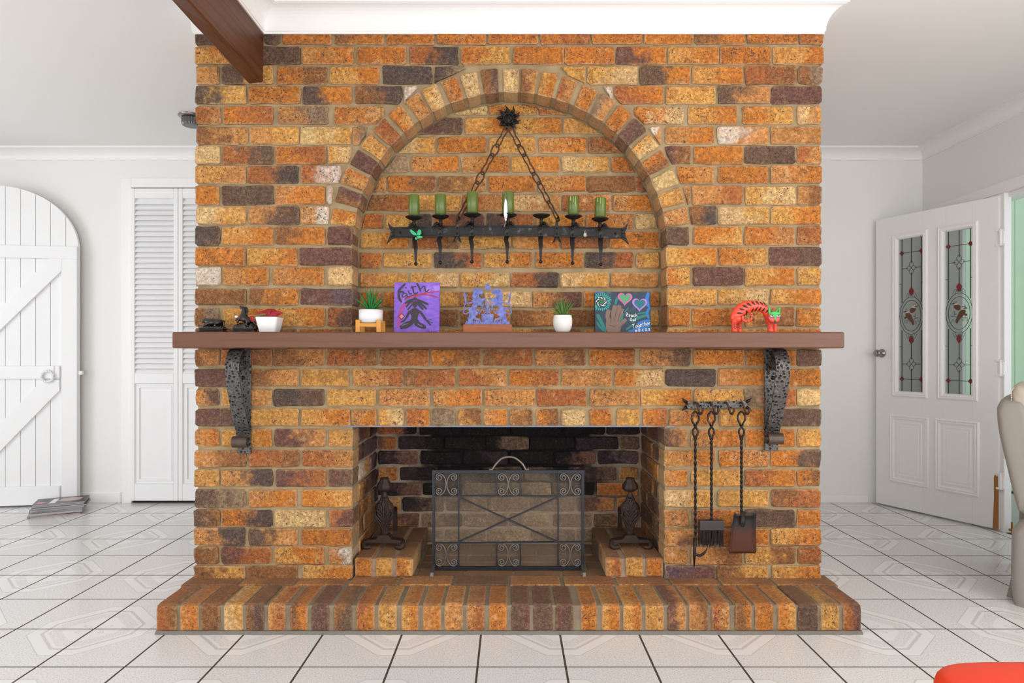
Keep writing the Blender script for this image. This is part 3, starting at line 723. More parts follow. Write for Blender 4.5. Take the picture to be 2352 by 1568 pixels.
MB().box(cu-.028, cu+.04, -.006, 0, cz_+.02, cz_+.075, M1, ch=.004).tube([(cu, -.002, cz_+.03), (cu, -.02, cz_+.036), (cu, -.02, cz_+.045)], .007, 8, M1).build('handle_plate', M_DOORW, d1)
zl = zz(180, 856); MB().box(-.002, .026, .012, .036, zl-.014, zl+.014, M1, ch=.002).tube([(.018, .006, zl-.006), (.018, .013, zl-.006)], .003, 6, M1).build('latch', M_TRIM, d1)
# ---- door_2: louvred bifold closet doors in the back wall
SBW = YB/F
bx = lambda px: (px-CX)*SBW
bz = lambda py: H-(py-CY)*SBW
t2 = empty('trim_8', (bx(294), YB, 0), kind='structure')
piece('architrave_side', M_TRIM, t2, bx(282), bx(304.5), YB-.018, YB, 0, bz(410), M=None)
piece('architrave_head', M_TRIM, t2, bx(304.5), bx(304.5)+1.5, YB-.018, YB, bz(432), bz(410))
x = bx(306); lw = .3445
d2 = empty('door_2', (x+.5, YB, 0), 'white louvred bifold closet doors half hidden behind the brickwork', 'door', kind='structure')
MB().box(x-.002, x+1.4, YB-.003, YB-.0005, .001, bz(432)).build('closet_shadow_gap', M_DARK, d2)
slat_me = None
for leaf in range(3):
    a = x+.0015+leaf*(lw+.002); b = a+lw; yf = YB-.04; yb = YB-.004
    lf = empty('door_leaf', ((a+b)/2, YB-.02, 0), parent=d2)
    st = bx(316)-bx(306); zl0, zl1 = bz(857), bz(458); zt, zb = bz(435.5), bz(1147)
    for s, (u0, u1) in enumerate(((a, a+st), (b-st, b))): piece('stile', M_DOORW, lf, u0, u1, yf, yb, zb, zt)
    piece('top_rail', M_DOORW, lf, a+st, b-st, yf+.0008, yb, zl1, zt); piece('middle_rail', M_DOORW, lf, a+st, b-st, yf+.0008, yb, bz(880), zl0)
    piece('bottom_rail', M_DOORW, lf, a+st, b-st, yf+.0008, yb, zb, bz(1108))
    mb = MB(); u0, u1, v0, v1 = a+st, b-st, bz(1108), bz(880)
    def loop(i, y): return [(u0+i, y, v0+i), (u1-i, y, v0+i), (u1-i, y, v1-i), (u0+i, y, v1-i)]
    mb.grid([loop(0, yf+.001), loop(.004, yf+.012), loop(.014, yf+.014), loop(.018, yf+.006), loop(.03, yf+.006), loop(.034, yf+.016)], True); mb.f.append([len(mb.v)-4+k for k in range(4)])
    mb.build('moulded_panel', M_DOORW, lf)
    ns = 33; pit = (zl1-zl0)/ns
    if slat_me is None:
        m = MB(); hw = (b-a-2*st)/2; m.extr([(0, .014, .021), (0, .009, .023), (0, -.015, -.021), (0, -.010, -.024)], (-hw, 0, 0), (hw, 0, 0))
        so = m.build('slat', M_DOORW, None, origin=(0, 0, 0)); slat_me = so.data; bpy.data.objects.remove(so)
    for k in range(ns): link('slat', slat_me, None, lf, ((a+b)/2, yf+.018, zl0+pit*(k+.5)))
# ---- door_3: half glazed door standing open, hinged on the right wall
e3 = Vector((.345, -.722, 0)).normalized(); M3 = frame_M((2.632, 4.60, 0), e3); W3 = .79; T3 = .038; ZT3 = 2.045
d3 = empty('door_3', (2.75, 4.3, 0), 'white panelled door standing open with two leaded glass panes of birds', 'door', kind='structure')
u3 = lambda px, py=800: local_uv(M3, px, py)[0]
z3 = lambda px, py: local_uv(M3, px, py)[1]
GL = []  # glazed panes: outer frame u0,u1,z0,z1 and glass
for o0, o1, g0, g1, zt_px, zb_px, gt, gb in ((2043.5, 2129, 2061.8, 2118.5, (2043.5, 540), (2043.5, 909), (2061.8, 550), (2061.8, 898)), (2146, 2248.4, 2167.6, 2232.4, (2146, 521), (2146, 913), (2167.6, 533), (2167.6, 904))):
    GL.append((u3(o0), u3(o1), z3(*zb_px), z3(*zt_px), u3(g0), u3(g1), z3(*gb), z3(*gt)))
zgt = sum(g[7] for g in GL)/2; zgb = sum(g[6] for g in GL)/2; zot = sum(g[3] for g in GL)/2; zob = sum(g[2] for g in GL)/2
PL = [(u3(2044, 1030), u3(2134, 1030)), (u3(2148, 1030), u3(2250, 1030))]; zpt = (z3(2044, 951)+z3(2148, 960))/2; zpb = (z3(2044, 1104)+z3(2148, 1124))/2
# door slab with holes: stiles and rails
G0, G1 = (GL[0][4], GL[0][5]), (GL[1][4], GL[1][5])
Z0 = .012
for nm, a, b, c, d in (('stile', 0, G0[0], Z0, ZT3), ('stile', G0[1], G1[0], Z0, ZT3), ('stile', G1[1], W3, Z0, ZT3)):
    piece(nm, M_DOORW, d3, a, b, 0, T3, c, d, .0015, M3)
for g in (G0, G1):
    piece('top_rail', M_DOORW, d3, g[0], g[1], .0003, T3, zgt, ZT3, .0005, M3); piece('lower_rail', M_DOORW, d3, g[0], g[1], .0003, T3, Z0, zgb, .0005, M3)
def mould(u0, u1, v0, v1, rings, name='moulding', inner=False):
    mb = MB(); rows = [[(u0+i, y, v0+i), (u1-i, y, v0+i), (u1-i, y, v1-i), (u0+i, y, v1-i)] for i, y in rings]
    mb.grid(rows, True)
    if inner: mb.f.append([len(mb.v)-4+k for k in range(4)])
    mb.v = [tuple(M3 @ Vector(v)) for v in mb.v]; return mb.build(name, M_TRIM, d3)
for (o0, o1, _a, _b, g0, g1, _c, _d) in GL:
    i = min(g0-o0, o1-g1)
    mould(g0-.036, g1+.036, zgb-.036, zgt+.036, [(0, 0), (.001, -.008), (.008, -.013), (.013, -.007), (.018, -.007), (.02, -.012), (.028, -.010), (.034, -.001), (.037, .012), (.038, .02)], 'glazing_frame')
for a, b in PL:
    mould(a, b, zpb, zpt, [(0, 0), (.001, -.007), (.009, -.011), (.014, -.005), (.02, -.005), (.023, -.009), (.03, -.006), (.034, -.001), (.046, -.001), (.052, -.005), (.066, -.0025), (.072, -.0045)], 'moulded_panel', True)
def leaf_shape(cx, cz, w, h, n=10, ang=0):
    pts = []
    for k in range(n+1): t = k/n; pts.append((w/2*math.sin(PI*t)**1.3, h*(t-.5)))
    pts += [(-x, z) for x, z in pts[-2:0:-1]]
    c, s = math.cos(ang), math.sin(ang)
    return [(cx+x*c-z*s, cz+x*s+z*c) for x, z in pts]
M_BIRDW = simple('painted_bird_white', (196, 190, 180), .5); M_BIRDB = simple('painted_bird_brown', (92, 60, 36), .5, 0, .4, 120); M_TWIG = simple('painted_twig_grey', (96, 98, 96), .6)
for pi_, (o0, o1, _a, _b, g0, g1, _c, _d) in enumerate(GL):
    gw, gh = g1-g0, zgt-zgb; GY = .016
    pane = MB().box(g0-.008, g1+.008, GY, GY+.004, zgb-.008, zgt+.008, M3).build('glass_pane', M_GLASS, d3)
    fx = lambda f: g0+gw*f
    fz = lambda f: zgt-gh*f
    lead = MB(); LW = .0028
    def hl(f, a, b): lead.box(fx(a), fx(b), GY-.001, GY+.005, fz(f)-LW/2, fz(f)+LW/2, M3)
    def vl(f, a, b): lead.box(fx(f)-LW/2, fx(f)+LW/2, GY-.0009, GY+.0049, fz(b), fz(a), M3)
    LX, RX = .115, .895
    for f in (LX, RX): vl(f, 0, .42); vl(f, .60, 1)
    vl(.5, 0, .165); vl(.5, .225, .335); vl(.5, .675, .79); vl(.5, .85, 1)
    hl(.092, 0, 1); hl(.918, 0, 1); hl(.195, LX, .36); hl(.195, .64, RX); hl(.82, LX, .36); hl(.82, .64, RX)
    for f in (.295, .705): hl(f, 0, LX); hl(f, RX, 1)
    hl(.505, 0, .03); hl(.505, .97, 1)
    oc = (fx(.5), fz(.505))
    for rx, rz in ((.47, .122), (.385, .1)):
        lead.tube([(oc[0]+gw*rx*math.cos(a), GY, oc[1]+gh*rz*math.sin(a)) for a in [2*PI*i/40 for i in range(40)]], .0016, 5, M3, closed=True)
    for f in (.195, .82):
        for an in (0, PI/2, PI, -PI/2):
            L_ = .052 if an in (0, PI) else .036
            c = (fx(.5)-math.sin(an)*L_/2*.95, fz(f)+math.cos(an)*L_/2*.95)
            lead.tube([(x, GY, z) for x, z in leaf_shape(c[0], c[1], .03, L_, 6, an)], .0013, 4, M3, closed=True)
    for f, sg in ((.365, 1), (.645, -1)):
        for s in (-1, 1):
            for q in (.012, .026):
                lead.tube([(fx(.5)+s*.004, GY, fz(f)-sg*.012), (fx(.5)+s*q, GY, fz(f)-sg*.004+sg*.012), (fx(.5)+s*(q+.012), GY, fz(f)-sg*.022)], .0013, 4, M3)
    lead.build('lead_came', M_LEAD, pane)
    for f in (.092, .918):
        for x in (LX, RX): MB().prism([(fx(x)-.013, fz(f)), (fx(x), fz(f)-.017), (fx(x)+.013, fz(f)), (fx(x), fz(f)+.017)], GY-.003, GY+.007, M3).build('ruby_diamond', M_REDGLASS, pane)
    for f in (.347, .663): MB().prism(leaf_shape(fx(.5), fz(f), .03, .058), GY-.003, GY+.007, M3).build('ruby_drop', M_REDGLASS, pane)
    s = 1 if pi_ == 0 else -1     # a pair of birds perched on a twig
    kx_ = gw/202; kz_ = gh/1260
    q = lambda x, z: (fx(.5)+s*(x-323)*kx_*1.05, fz(.505)-(z-868)*kz_*1.05)
    def dec(nm, poly, mat, yy): MB().prism([q(a, b) for a, b in poly], GY-yy, GY-.0002, M3).build(nm, mat, pane)
    def oval(cx, cz, rx, rz, n=14): return [(cx+rx*math.cos(2*PI*i/n), cz+rz*math.sin(2*PI*i/n)) for i in range(n)]
    dec('painted_bird', [(312, 822), (318, 812), (336, 806), (358, 810), (360, 822), (350, 838), (330, 850), (314, 842)], M_BIRDB, .0010)
    dec('painted_bird', [(276, 856), (284, 846), (304, 846), (320, 858), (332, 886), (343, 912), (346, 936), (334, 946), (324, 920), (302, 898), (284, 876)], M_BIRDB, .0012)
    dec('painted_bird', [(268, 878), (282, 872), (290, 884), (280, 892), (268, 890)], M_BIRDB, .0011)
    for hx_, hz_, dr_ in ((349, 797, 1), (291, 834, -1)):
        dec('painted_bird_head', oval(hx_, hz_, 20, 13), M_BIRDW, .0016)
        dec('painted_crown', [(hx_-18*dr_, hz_-4), (hx_-8*dr_, hz_-13), (hx_+8*dr_, hz_-12), (hx_+15*dr_, hz_-5), (hx_+4*dr_, hz_-8), (hx_-8*dr_, hz_-7)], M_BIRDB, .0019)
        dec('painted_beak', [(hx_+12*dr_, hz_-4), (hx_+33*dr_, hz_+3), (hx_+12*dr_, hz_+5), (hx_-6*dr_, hz_+1)], M_LEAD, .0020)
    tw = MB()
    def tl_(a, b, r): tw.tube([(q(*a)[0], GY-.0006, q(*a)[1]), (q(*b)[0], GY-.0006, q(*b)[1])], r, 4, M3)
    for k in range(11): x_ = 268+k*10; tl_((x_, 905+jit(5)-abs(k-5)*-.5), (x_+jit(10), 930+jit(12)), .0011)
    tl_((268, 905), (330, 898), .0016); tl_((330, 898), (382, 886), .0016); tl_((352, 880), (358, 850), .0016); tl_((340, 870), (372, 895), .0014)
    tl_((276, 822), (290, 812), .0011); tl_((283, 824), (284, 806), .0011)
    tw.build('painted_twig', M_TWIG, pane)
kx, kz = u3(2026, 811), z3(2026, 811)
kn = MB(); Mk = M3 @ Matrix.Translation((kx, 0, kz)) @ Matrix.Rotation(PI/2, 4, 'X')
kn.lathe([(.028, 0), (.03, .004), (.022, .009), (.012, .014), (.011, .03), (.019, .038), (.026, .05), (.025, .06), (.016, .066), (.006, .067)], (0, 0, 0), 20, Mk)
kn.build('door_knob', M_CHROME, d3, True)
for zc in (z3(2300, 545), z3(2300, 845), z3(2300, 1105)):
    hb = MB().box(W3-.002, W3+.028, -.004, .003, zc-.05, zc+.05, M3)
    for q in (-.045, .045): hb.box(W3-.012, W3+.036, -.008, .002, zc+q-.006, zc+q+.006, M3)
    hb.tube([(W3+.012, -.006, zc-.05), (W3+.012, -.006, zc+.05)], .006, 8, M3); hb.build('hinge', M_TRIM, d3)
MB().prism([(W3-.034, Z0+.001), (W3-.0005, Z0+.001), (W3-.0005, .34), (W3-.012, .335), (W3-.02, .345), (W3-.027, .33), (W3-.026, .2)], -.0009, .001, M3).build('chipped_bare_wood', simple('bare_wood', (166, 112, 58), .7, 0, .2, 30), d3)
# ---- right hand door frame, sidelight, architrave
t9 = empty('trim_9', (XRW, 3.9, 0), kind='structure')
MB().box(XRW-.015, XRW+.03, 3.86, 3.985, 0, DOOR_Z, ch=.003).build('door_post', M_TRIM, t9)
MB().box(XRW-.02, XRW, 2.98, 4.555, DOOR_Z, DOOR_Z+.066, ch=.003).build('architrave_head', M_TRIM, t9)
MB().box(XRW-.02, XRW, 4.49, 4.555, 0, DOOR_Z, ch=.003).build('architrave_side', M_TRIM, t9)
MB().box(XRW-.02, XRW, 2.985, 3.05, 0, DOOR_Z, ch=.003).build('architrave_side', M_TRIM, t9)
MB().box(XRW, XRW+.02, 4.24, 4.48, 0, DOOR_Z, ch=.002).build('sidelight_panel', M_TRIM, t9)
MB().box(XRW+.01, XRW+.12, 3.05, 4.46, DOOR_Z-.03, DOOR_Z, ch=.002).build('door_head', M_TRIM, t9)
MB().box(XRW-.002, XRW+.03, 3.985, 4.24, 0, .06, ch=.003).build('sidelight_sill', M_TRIM, t9)
win3 = tag(MB().box(XRW+.008, XRW+.012, 3.986, 4.238, .061, DOOR_Z-.031).build('window_3', simple('clear_glass', (255, 255, 255), .05)), kind='structure')
gm = NT('clear_pane'); tr = gm.n('ShaderNodeBsdfTransparent'); gm.L(tr.outputs[0], gm.out.inputs[0]); win3.data.materials[0] = gm.m
MB().box(XRW-.008, XRW+.02, 3.818, 3.836, .02, .034).tube([(XRW+.004, 3.826, .03), (XRW+.004, 3.826, .075)], .005, 8).build('floor_bolt', M_BRASS, t9)
# porch wall of green boards seen through the doorway
pw_ = MB().box(3.97, 4.05, 3.2, 6.6, -.1, 2.9).build('wall_porch', M_DARK); tag(pw_, kind='structure')
M_GREEN = simple('green_board_paint', (182, 208, 176), .6, 0, .05, 8, .1, .002)
for k in range(24):
    y = 3.25+k*.135; MB().box(3.95, 3.97, y, y+.132, 0, 2.8, ch=.004).build('board', M_GREEN, pw_)
MB().box(3.925, 3.95, 4.78, 4.83, 1.66, 1.84, ch=.004).build('wall_box', M_DARK, pw_)
tag(MB().box(3.12, 4.05, 2.2, 6.6, -.12, -.02).build('floor_porch', simple('porch_concrete', (170, 168, 160), .9, 0, .1, 20)), kind='structure')
# ---- ceiling light fitting half hidden by the breast
cl = empty('ceiling_light', (-2.0, 4.0, ZC), 'small grey metal ceiling light fitting with ribbed ring beside the brickwork', 'light fitting')
MB().lathe([(.075, 0), (.078, -.006), (.07, -.012), (.055, -.014), (.05, -.014)], (-2.0, 4.0, ZC), 28).build('flange', M_CHROME, cl, True)
MB().lathe([(.052, -.012), (.056, -.02), (.056, -.05), (.05, -.062), (.035, -.064)], (-2.0, 4.0, ZC), 48, mod=lambda a, z: 1+.035*math.cos(a*24)).build('ribbed_ring', simple('grey_metal', (112, 112, 112), .35, .7), cl)
# ================================================================ MAGAZINES on the floor
mag_c = Vector((-3.085, 4.36, 0)); zt = 0
M_PAPER = simple('magazine_pages', (178, 176, 178), .8, 0, .2, 220)
covers = [(70, 66, 78), (150, 150, 156), (90, 96, 108), (176, 170, 172), (120, 84, 92), (84, 88, 96), (196, 192, 190), (104, 100, 110), (188, 112, 92)]
names = ['topmost glossy magazine with a printed photo cover on the floor stack', 'second magazine from the top of the floor stack', 'third magazine from the top of the floor stack', 'fourth magazine from the top of the floor stack', 'fifth magazine from the top of the floor stack', 'fourth magazine from the bottom of the floor stack', 'third magazine from the bottom of the floor stack', 'second magazine from the bottom of the floor stack', 'lowest magazine of the stack lying on the tiled floor']
ang = math.radians(28)
for k in range(8, -1, -1):
    th = random.uniform(.0075, .0115); a = ang+jit(.10); off = Vector((jit(.012)+(.02 if k < 4 else 0), jit(.012), 0))
    M = Matrix.Translation(mag_c+off) @ Matrix.Rotation(a, 4, 'Z')
    mg = empty('magazine', mag_c+off+Vector((0, 0, zt)), names[k], 'magazine', 'magazines stacked on the floor')
    w, d = .148, .105
    MB().box(-w+.002, w-.001, -d+.001, d-.002, zt+.0008, zt+th-.0008, M).build('pages', M_PAPER, mg)
    cm = simple('magazine_cover_%d' % k, covers[k], .3, 0, .3, 14)
    cv = MB().box(-w, w, -d, d, zt+th-.0009, zt+th, M).box(-w, w, -d, d, zt, zt+.0008, M).box(-w-.0006, -w+.0014, -d, d, zt, zt+th, M).build('cover', cm, mg)
    if k == 0:
        z = zt+th+.0004; pr = lambda nm, poly, rgb: MB().prismz([(x, y) for x, y in poly], z-.0003, z+.0002, M).build(nm, simple('print_'+nm, rgb, .35), cv)
        pr('cover_portrait', [(-.02, -.02), (.05, -.05), (.11, -.03), (.12, .04), (.06, .07), (0, .05)], (196, 168, 156))
        pr('cover_headline', [(-.06, -.085), (-.025, -.085), (-.02, .06), (-.05, .06)], (232, 232, 232))
        pr('cover_badge', [(-.13, -.06), (-.10, -.07), (-.08, -.04), (-.10, -.01), (-.13, -.02)], (206, 120, 150))
        pr('cover_picture', [(-.12, .01), (-.075, 0), (-.07, .07), (-.11, .08)], (58, 50, 54))
        pr('cover_masthead', [(.06, -.095), (.14, -.095), (.14, -.06), (.07, -.07)], (44, 42, 50))
    zt += th+.0002
# ================================================================ RECLINER and RED STOOL at the right edge
M_LEA = simple('taupe_leather', (150, 144, 136), .5, 0, .06, 8, .25, .001, bscale=420)
M_LEA2 = simple('cream_leather', (186, 176, 160), .45, 0, .05, 8, .25, .001, bscale=420)
M_STITCH = simple('white_stitching', (236, 230, 218), .7)
DRC = 2.80; RX0 = (2290-CX)/F*DRC; rc_ = lambda px, py, D=DRC: (RX0+((px-CX)/F*DRC-RX0)*.80, H-(py-CY)/F*DRC)
rec = empty('recliner', (2.65, 3.0, 0), 'grey taupe leather recliner with cream headrest cushion at the right edge', 'armchair')
def cushion(name, prof, y0, y1, mat, r=.03, parent=rec):
    """prof (x,z) outline rounded at both ends in depth"""
    n = len(prof); cx = sum(p[0] for p in prof)/n; cz = sum(p[1] for p in prof)/n; rows = []
    for f, y in ((.3, y0-.006), (.62, y0-.005), (.86, y0), (.955, y0+r*.35), (1, y0+r), (1, y1-r), (.955, y1-r*.35), (.86, y1), (.62, y1+.005), (.3, y1+.006)):
        rows.append([(cx+(x-cx)*f, y, cz+(z-cz)*f) for x, z in prof])
    mb = MB().grid(rows, True); mb.f += [list(range(n))[::-1], [9*n+k for k in range(n)]]
    return mb.build(name, mat, parent, True, sub=1)
def sm(pts, n=4): return [(p.x, p.z) for p in smooth_path([(x, 0, z) for x, z in pts+[pts[0]]], n)[:-1]]
back_prof = sm([rc_(2286, 935), rc_(2298, 917), rc_(2330, 914), rc_(2352, 925), rc_(2400, 1000), rc_(2440, 1100), rc_(2450, 1178), rc_(2390, 1184), rc_(2345, 1178), rc_(2332, 1160), rc_(2308, 1065), rc_(2290, 985)])
cushion('backrest_shell', back_prof, DRC, DRC+.62, M_LEA, .05)
hd = sm([rc_(2318, 895), rc_(2330, 882), rc_(2352, 886), rc_(2390, 905), rc_(2420, 960), rc_(2470, 1080), rc_(2490, 1170), rc_(2420, 1175), rc_(2380, 1110), rc_(2345, 1030), rc_(2325, 960)])
cushion('back_cushion', hd, DRC+.025, DRC+.6, M_LEA2, .05)
ncx = sum(p[0] for p in hd)/len(hd); ncz = sum(p[1] for p in hd)/len(hd)
st_pts = [(ncx+(x-ncx)*.965, DRC+.030, ncz+(z-ncz)*.965) for x, z in (hd[3:0:-1]+[hd[0]]+hd[-1:-14:-1])]
for k in range(len(st_pts)-1):
    for j in range(3):
        a_ = Vector(st_pts[k]).lerp(Vector(st_pts[k+1]), j/3+.04); b_ = Vector(st_pts[k]).lerp(Vector(st_pts[k+1]), j/3+.26)
        if k == 0 and j == 0: stm = MB()
        stm.tube([a_, b_], .0016, 4)
tag(stm.build('stitching', M_STITCH, rec), kind='stuff')
arm = sm([rc_(2322, 1215), rc_(2335, 1198), rc_(2352, 1188), rc_(2420, 1168), rc_(2560, 1150), rc_(2700, 1165), rc_(2720, 1230), rc_(2712, 1390), rc_(2690, 1432), rc_(2420, 1440), rc_(2350, 1424), rc_(2330, 1395), rc_(2320, 1330)], 4)
cushion('side_panel', arm, DRC-.03, DRC+.12, M_LEA, .035); cushion('side_panel', arm, DRC+.55, DRC+.70, M_LEA, .035)
cushion('seat_cushion', sm([rc_(2400, 1190), rc_(2560, 1180), rc_(2700, 1195), rc_(2705, 1260), rc_(2560, 1280), rc_(2400, 1270)]), DRC+.13, DRC+.54, M_LEA2, .04)
MB().box(rc_(2345, 0)[0], rc_(2690, 0)[0], DRC+.0, DRC+.68, .03, rc_(0, 1400)[1], ch=.01).build('base_frame', M_DARK, rec)
fa, fb = rc_(2331, 1300, DRC+.1), rc_(2306, 1388, DRC+.1)
MB().strap([(fa[0], DRC+.34, fa[1]), (fa[0]-.012, DRC+.34, (fa[1]+fb[1])/2), (fb[0]+.01, DRC+.34, fb[1])], .5, .02, (0, 1, 0)).build('back_flap', M_LEA, rec)
for dx in (0, .72):
    for dy in (.06, .58): MB().lathe([(.02, 0), (.022, .01), (.018, .045)], (rc_(2352, 0)[0]+.05+dx*.75, DRC+dy, 0), 12).build('foot', M_DARK, rec)
# the chair stands turned: swing it about its near rear edge so that it faces right and towards the photographer
th = math.radians(-41); Rm = Matrix.Translation((RX0, DRC, 0)) @ Matrix.Rotation(th, 4, 'Z') @ Matrix.Translation((-RX0, -DRC, 0))
rec.location = Rm @ rec.location; rec.rotation_euler = (0, 0, th)
M_RED = simple('red_leather', (236, 62, 24), .45, 0, .05, 10, .2, .001, bscale=380)
stl = empty('red_stool', (1.18, 1.1, 0), 'bright red leather upholstered stool at the bottom right corner', 'stool')
def superq(name, x0, x1, y0, y1, z0, z1, mat, parent, rx=.09, dome=.012, rz=.022):
    mb = MB(); rows = []; cx, cy = (x0+x1)/2, (y0+y1)/2; hx, hy = (x1-x0)/2, (y1-y0)/2; N = 48
    def loop(sh, z):
        out = []
        for k in range(N):
            a = 2*PI*k/N; c, s = math.cos(a), math.sin(a); e = .38
            out.append((cx+math.copysign(abs(c)**e, c)*(hx-sh), cy+math.copysign(abs(s)**e, s)*(hy-sh), z))
        return out
    rows = [loop(.01, z0), loop(0, z0+.008), loop(0, z1-rz-.004), loop(.003, z1-rz*.6), loop(.008, z1-rz*.25), loop(.02, z1-.001), loop(.06, z1+dome*.35), loop(.12, z1+dome*.75), loop(.2, z1+dome)]
    mb.grid(rows, True); mb.f += [list(range(N))[::-1], [8*N+k for k in range(N)]]
    return mb.build(name, mat, parent, True)
superq('seat_cushion', .868, 1.46, .85, 1.395, .345, .418, M_RED, stl)
superq('seat_base', .876, 1.452, .858, 1.387, .24, .346, M_RED, stl, dome=0, rz=.01)
sm_ = MB(); N = 48; pts = []
for k in range(N):
    a = 2*PI*k/N; c, s = math.cos(a), math.sin(a); e = .38
    pts.append((1.164+math.copysign(abs(c)**e, c)*.2975, 1.1225+math.copysign(abs(s)**e, s)*.274, .346))
sm_.tube(pts, .004, 6, closed=True); sm_.build('piping', M_RED, stl, True)
for x in (.94, 1.39):
    for y in (.92, 1.33): MB().lathe([(.014, 0), (.016, .01), (.022, .242)], (x, y, 0), 12).build('leg', M_DARK, stl)
# ================================================================ MANTEL SHELF and its brackets
DS = 2.557; ZS1 = H-(762-CY)/F*DS; ZS0 = H-(799.5-CY)/F*DS
sx0, sx1 = (394.5-CX)/F*DS, (1940.5-CX)/F*DS
tag(MB().box(sx0, sx1, DS, D0-.001, ZS0, ZS1, ch=.005).build('mantel_shelf', M_SHELF), 'long brown painted timber mantel shelf across the brick fireplace', 'shelf')
def bracket(px_c, side, label):
    X = px0(px_c); w = .058
    b = empty('shelf_bracket', (X, D0, pz0(1040)), label, 'bracket', 'scrolled iron brackets under the mantel')
    q = lambda p, z: (X, D0-p, z)
    zb = pz0(1041 if side < 0 else 1034); dz = zb-pz0(1041)
    MB().box(X-w/2, X+w/2, D0-.010, D0-.003, zb, ZS0-.001, ch=.001).build('back_plate', M_HAMMER, b)
    path = smooth_path([q(.012, ZS0-.004), q(.05, ZS0-.003), q(.095, ZS0-.012), q(.124, ZS0-.055), q(.126, ZS0-.10), q(.108, ZS0-.17), q(.078, ZS0-.245), q(.045, ZS0-.315), q(.024, ZS0-.352), q(.017, ZS0-.372)], 5)
    MB().strap(path, w, .006).build('scroll_strap', M_HAMMER, b)
    cz = pz0(1011)+dz; curl = [(X, D0-.046-.022*math.cos(t), cz+.022*math.sin(t)) for t in [PI*.93-(i/16)*PI*1.75 for i in range(17)]]
    MB().strap([q(.014, cz+.03)]+curl, w+.006, .004).build('lower_curl', simple('rubbed_iron', (92, 80, 70), .4, .6, .4, 30, .3, .002), b)
    c2 = [(X, D0-.062-(.014+.016*i/22)*math.cos(t), ZS0-.066+(.014+.016*i/22)*math.sin(t)) for i, t in [(i, -PI*.2+(i/22)*PI*2.6) for i in range(23)]]
    MB().strap(c2+[q(.045, ZS0-.012)], w*.92, .004).build('inner_curl', M_HAMMER, b)
    for zc in (ZS0-.02, ZS0-.125): MB().ball((X+.006*side, D0-.011, zc), .009, .006, .009, 10, 6).build('rivet', M_IRON, b, True)
bracket(563, -1, 'hammered black iron scroll bracket under the left end of the mantel'); bracket(1769.5, 1, 'hammered black iron scroll bracket under the mantel beside the fire tools')
# ================================================================ FIRE TOOLS
DT = 2.705; ST = DT/F
tp = lambda px, py, D=DT: Vector(((px-CX)/F*D, D, H-(py-CY)/F*D))
rk = empty('fire_tool_rack', tp(1646, 930, D0-.02), 'black wrought iron hook rail with spiked ends holding fire tools', 'rack')
DR = D0-.018
def rp(px, py): v = tp(px, py, DR); return (v.x, v.z)
MB().prism([rp(1577, 923), rp(1716, 920.5), rp(1716, 936), rp(1577, 938.5)], DR, DR+.009).build('bar', M_HAMMER, rk)
for s, x in ((-1, 1578), (1, 1714)):
    sp = MB(); 
    for dy in (-17, 13): sp.tube([Vector((rp(x, 930)[0], DR+.004, rp(x, 930+dy*.35)[1])), Vector((rp(x+s*6, 930)[0], DR+.003, rp(x, 930+dy*.6)[1])), Vector((rp(x+s*12, 930)[0], DR-.004, rp(x, 930+dy)[1]))], [.0075, .006, .0008], 8)
    sp.build('spiked_end', M_IRON, rk, True)
for x in (1598, 1633, 1668, 1703):
    p = rp(x, 926); r_ = .0045
    pts = smooth_path([(p[0]-.006, DR, p[1]+.002), (p[0]-.006, DR-.022, p[1]+.004), (p[0]+.0, DR-.034, p[1]-.016), (p[0]+.004, DR-.036, p[1]-.034), (p[0]+.008, DR-.046, p[1]-.042), (p[0]+.012, DR-.056, p[1]-.030), (p[0]+.013, DR-.058, p[1]-.014)], 5)
    MB().tube(pts, r_, 8).build('hook', M_CHAIN, rk, True)
def twist(mb, x0, z0, x1, z1, r, D, n=60, tw=5):
    rows = []
    for i in range(n+1):
        t = i/n; row = []
        for k in range(4):
            a = k*PI/2+t*tw*PI; row.append((x0+(x1-x0)*t+r*math.cos(a), D+r*math.sin(a), z0+(z1-z0)*t))
        rows.append(row)
    mb.grid(rows, True); mb.f += [list(range(4)), [n*4+k for k in range(4)][::-1]]
def tool_handle(root, x, y_end, D=DT):
    p = lambda dx, y: (tp(x+dx, y, D).x, D, tp(x, y, D).z)
    eye = MB()
    for s in (-1, 1):
        pts = [(p(s*5.5*math.sin(t)+0, 0)[0], D+s*.004*math.cos(t*2), 0) for t in (0,)]
        path = smooth_path([p(0, 944), p(s*6.5, 951), p(s*8.5, 962), p(s*4, 972), (p(0, 979)[0], D-s*.005, p(0, 979)[2]), p(-s*5, 987), p(-s*5.5, 995), p(-s*2, 1003), p(0, 1006)], 5)
        eye.tube(path, .0042, 8)
    eye.build('twisted_eye', M_IRON, root, True)
    sh = MB(); a, b = p(0, 1000), p(0, y_end); sh.tube([a, p(0, 1010)], [.0095, .0075], 8)
    twist(sh, a[0], p(0, 1008)[2], b[0], b[2], .0062, D, 70, 8); sh.build('shaft', M_IRON, root)
pk = empty('poker', tp(1596, 1310), 'black twisted iron poker hanging from the leftmost hook', 'poker'); tool_handle(pk, 1597, 1240)
MB().tube([tp(1596.5, 1235), tp(1595, 1275), tp(1594, 1308)], [.0075, .007, .0008], 8).build('tip', M_IRON, pk, True)
MB().tube(smooth_path([tp(1596, 1272), tp(1608, 1275), tp(1618, 1269), tp(1624, 1258)], 5), [.006]*10+[.005, .004, .003, .002, .0015, .001], 8).build('hooked_barb', M_IRON, pk, True)
bs = empty('hearth_brush', tp(1633, 1256), 'black iron hearth brush with dark bristles hanging between poker and shovel', 'brush'); tool_handle(bs, 1634, 1194)
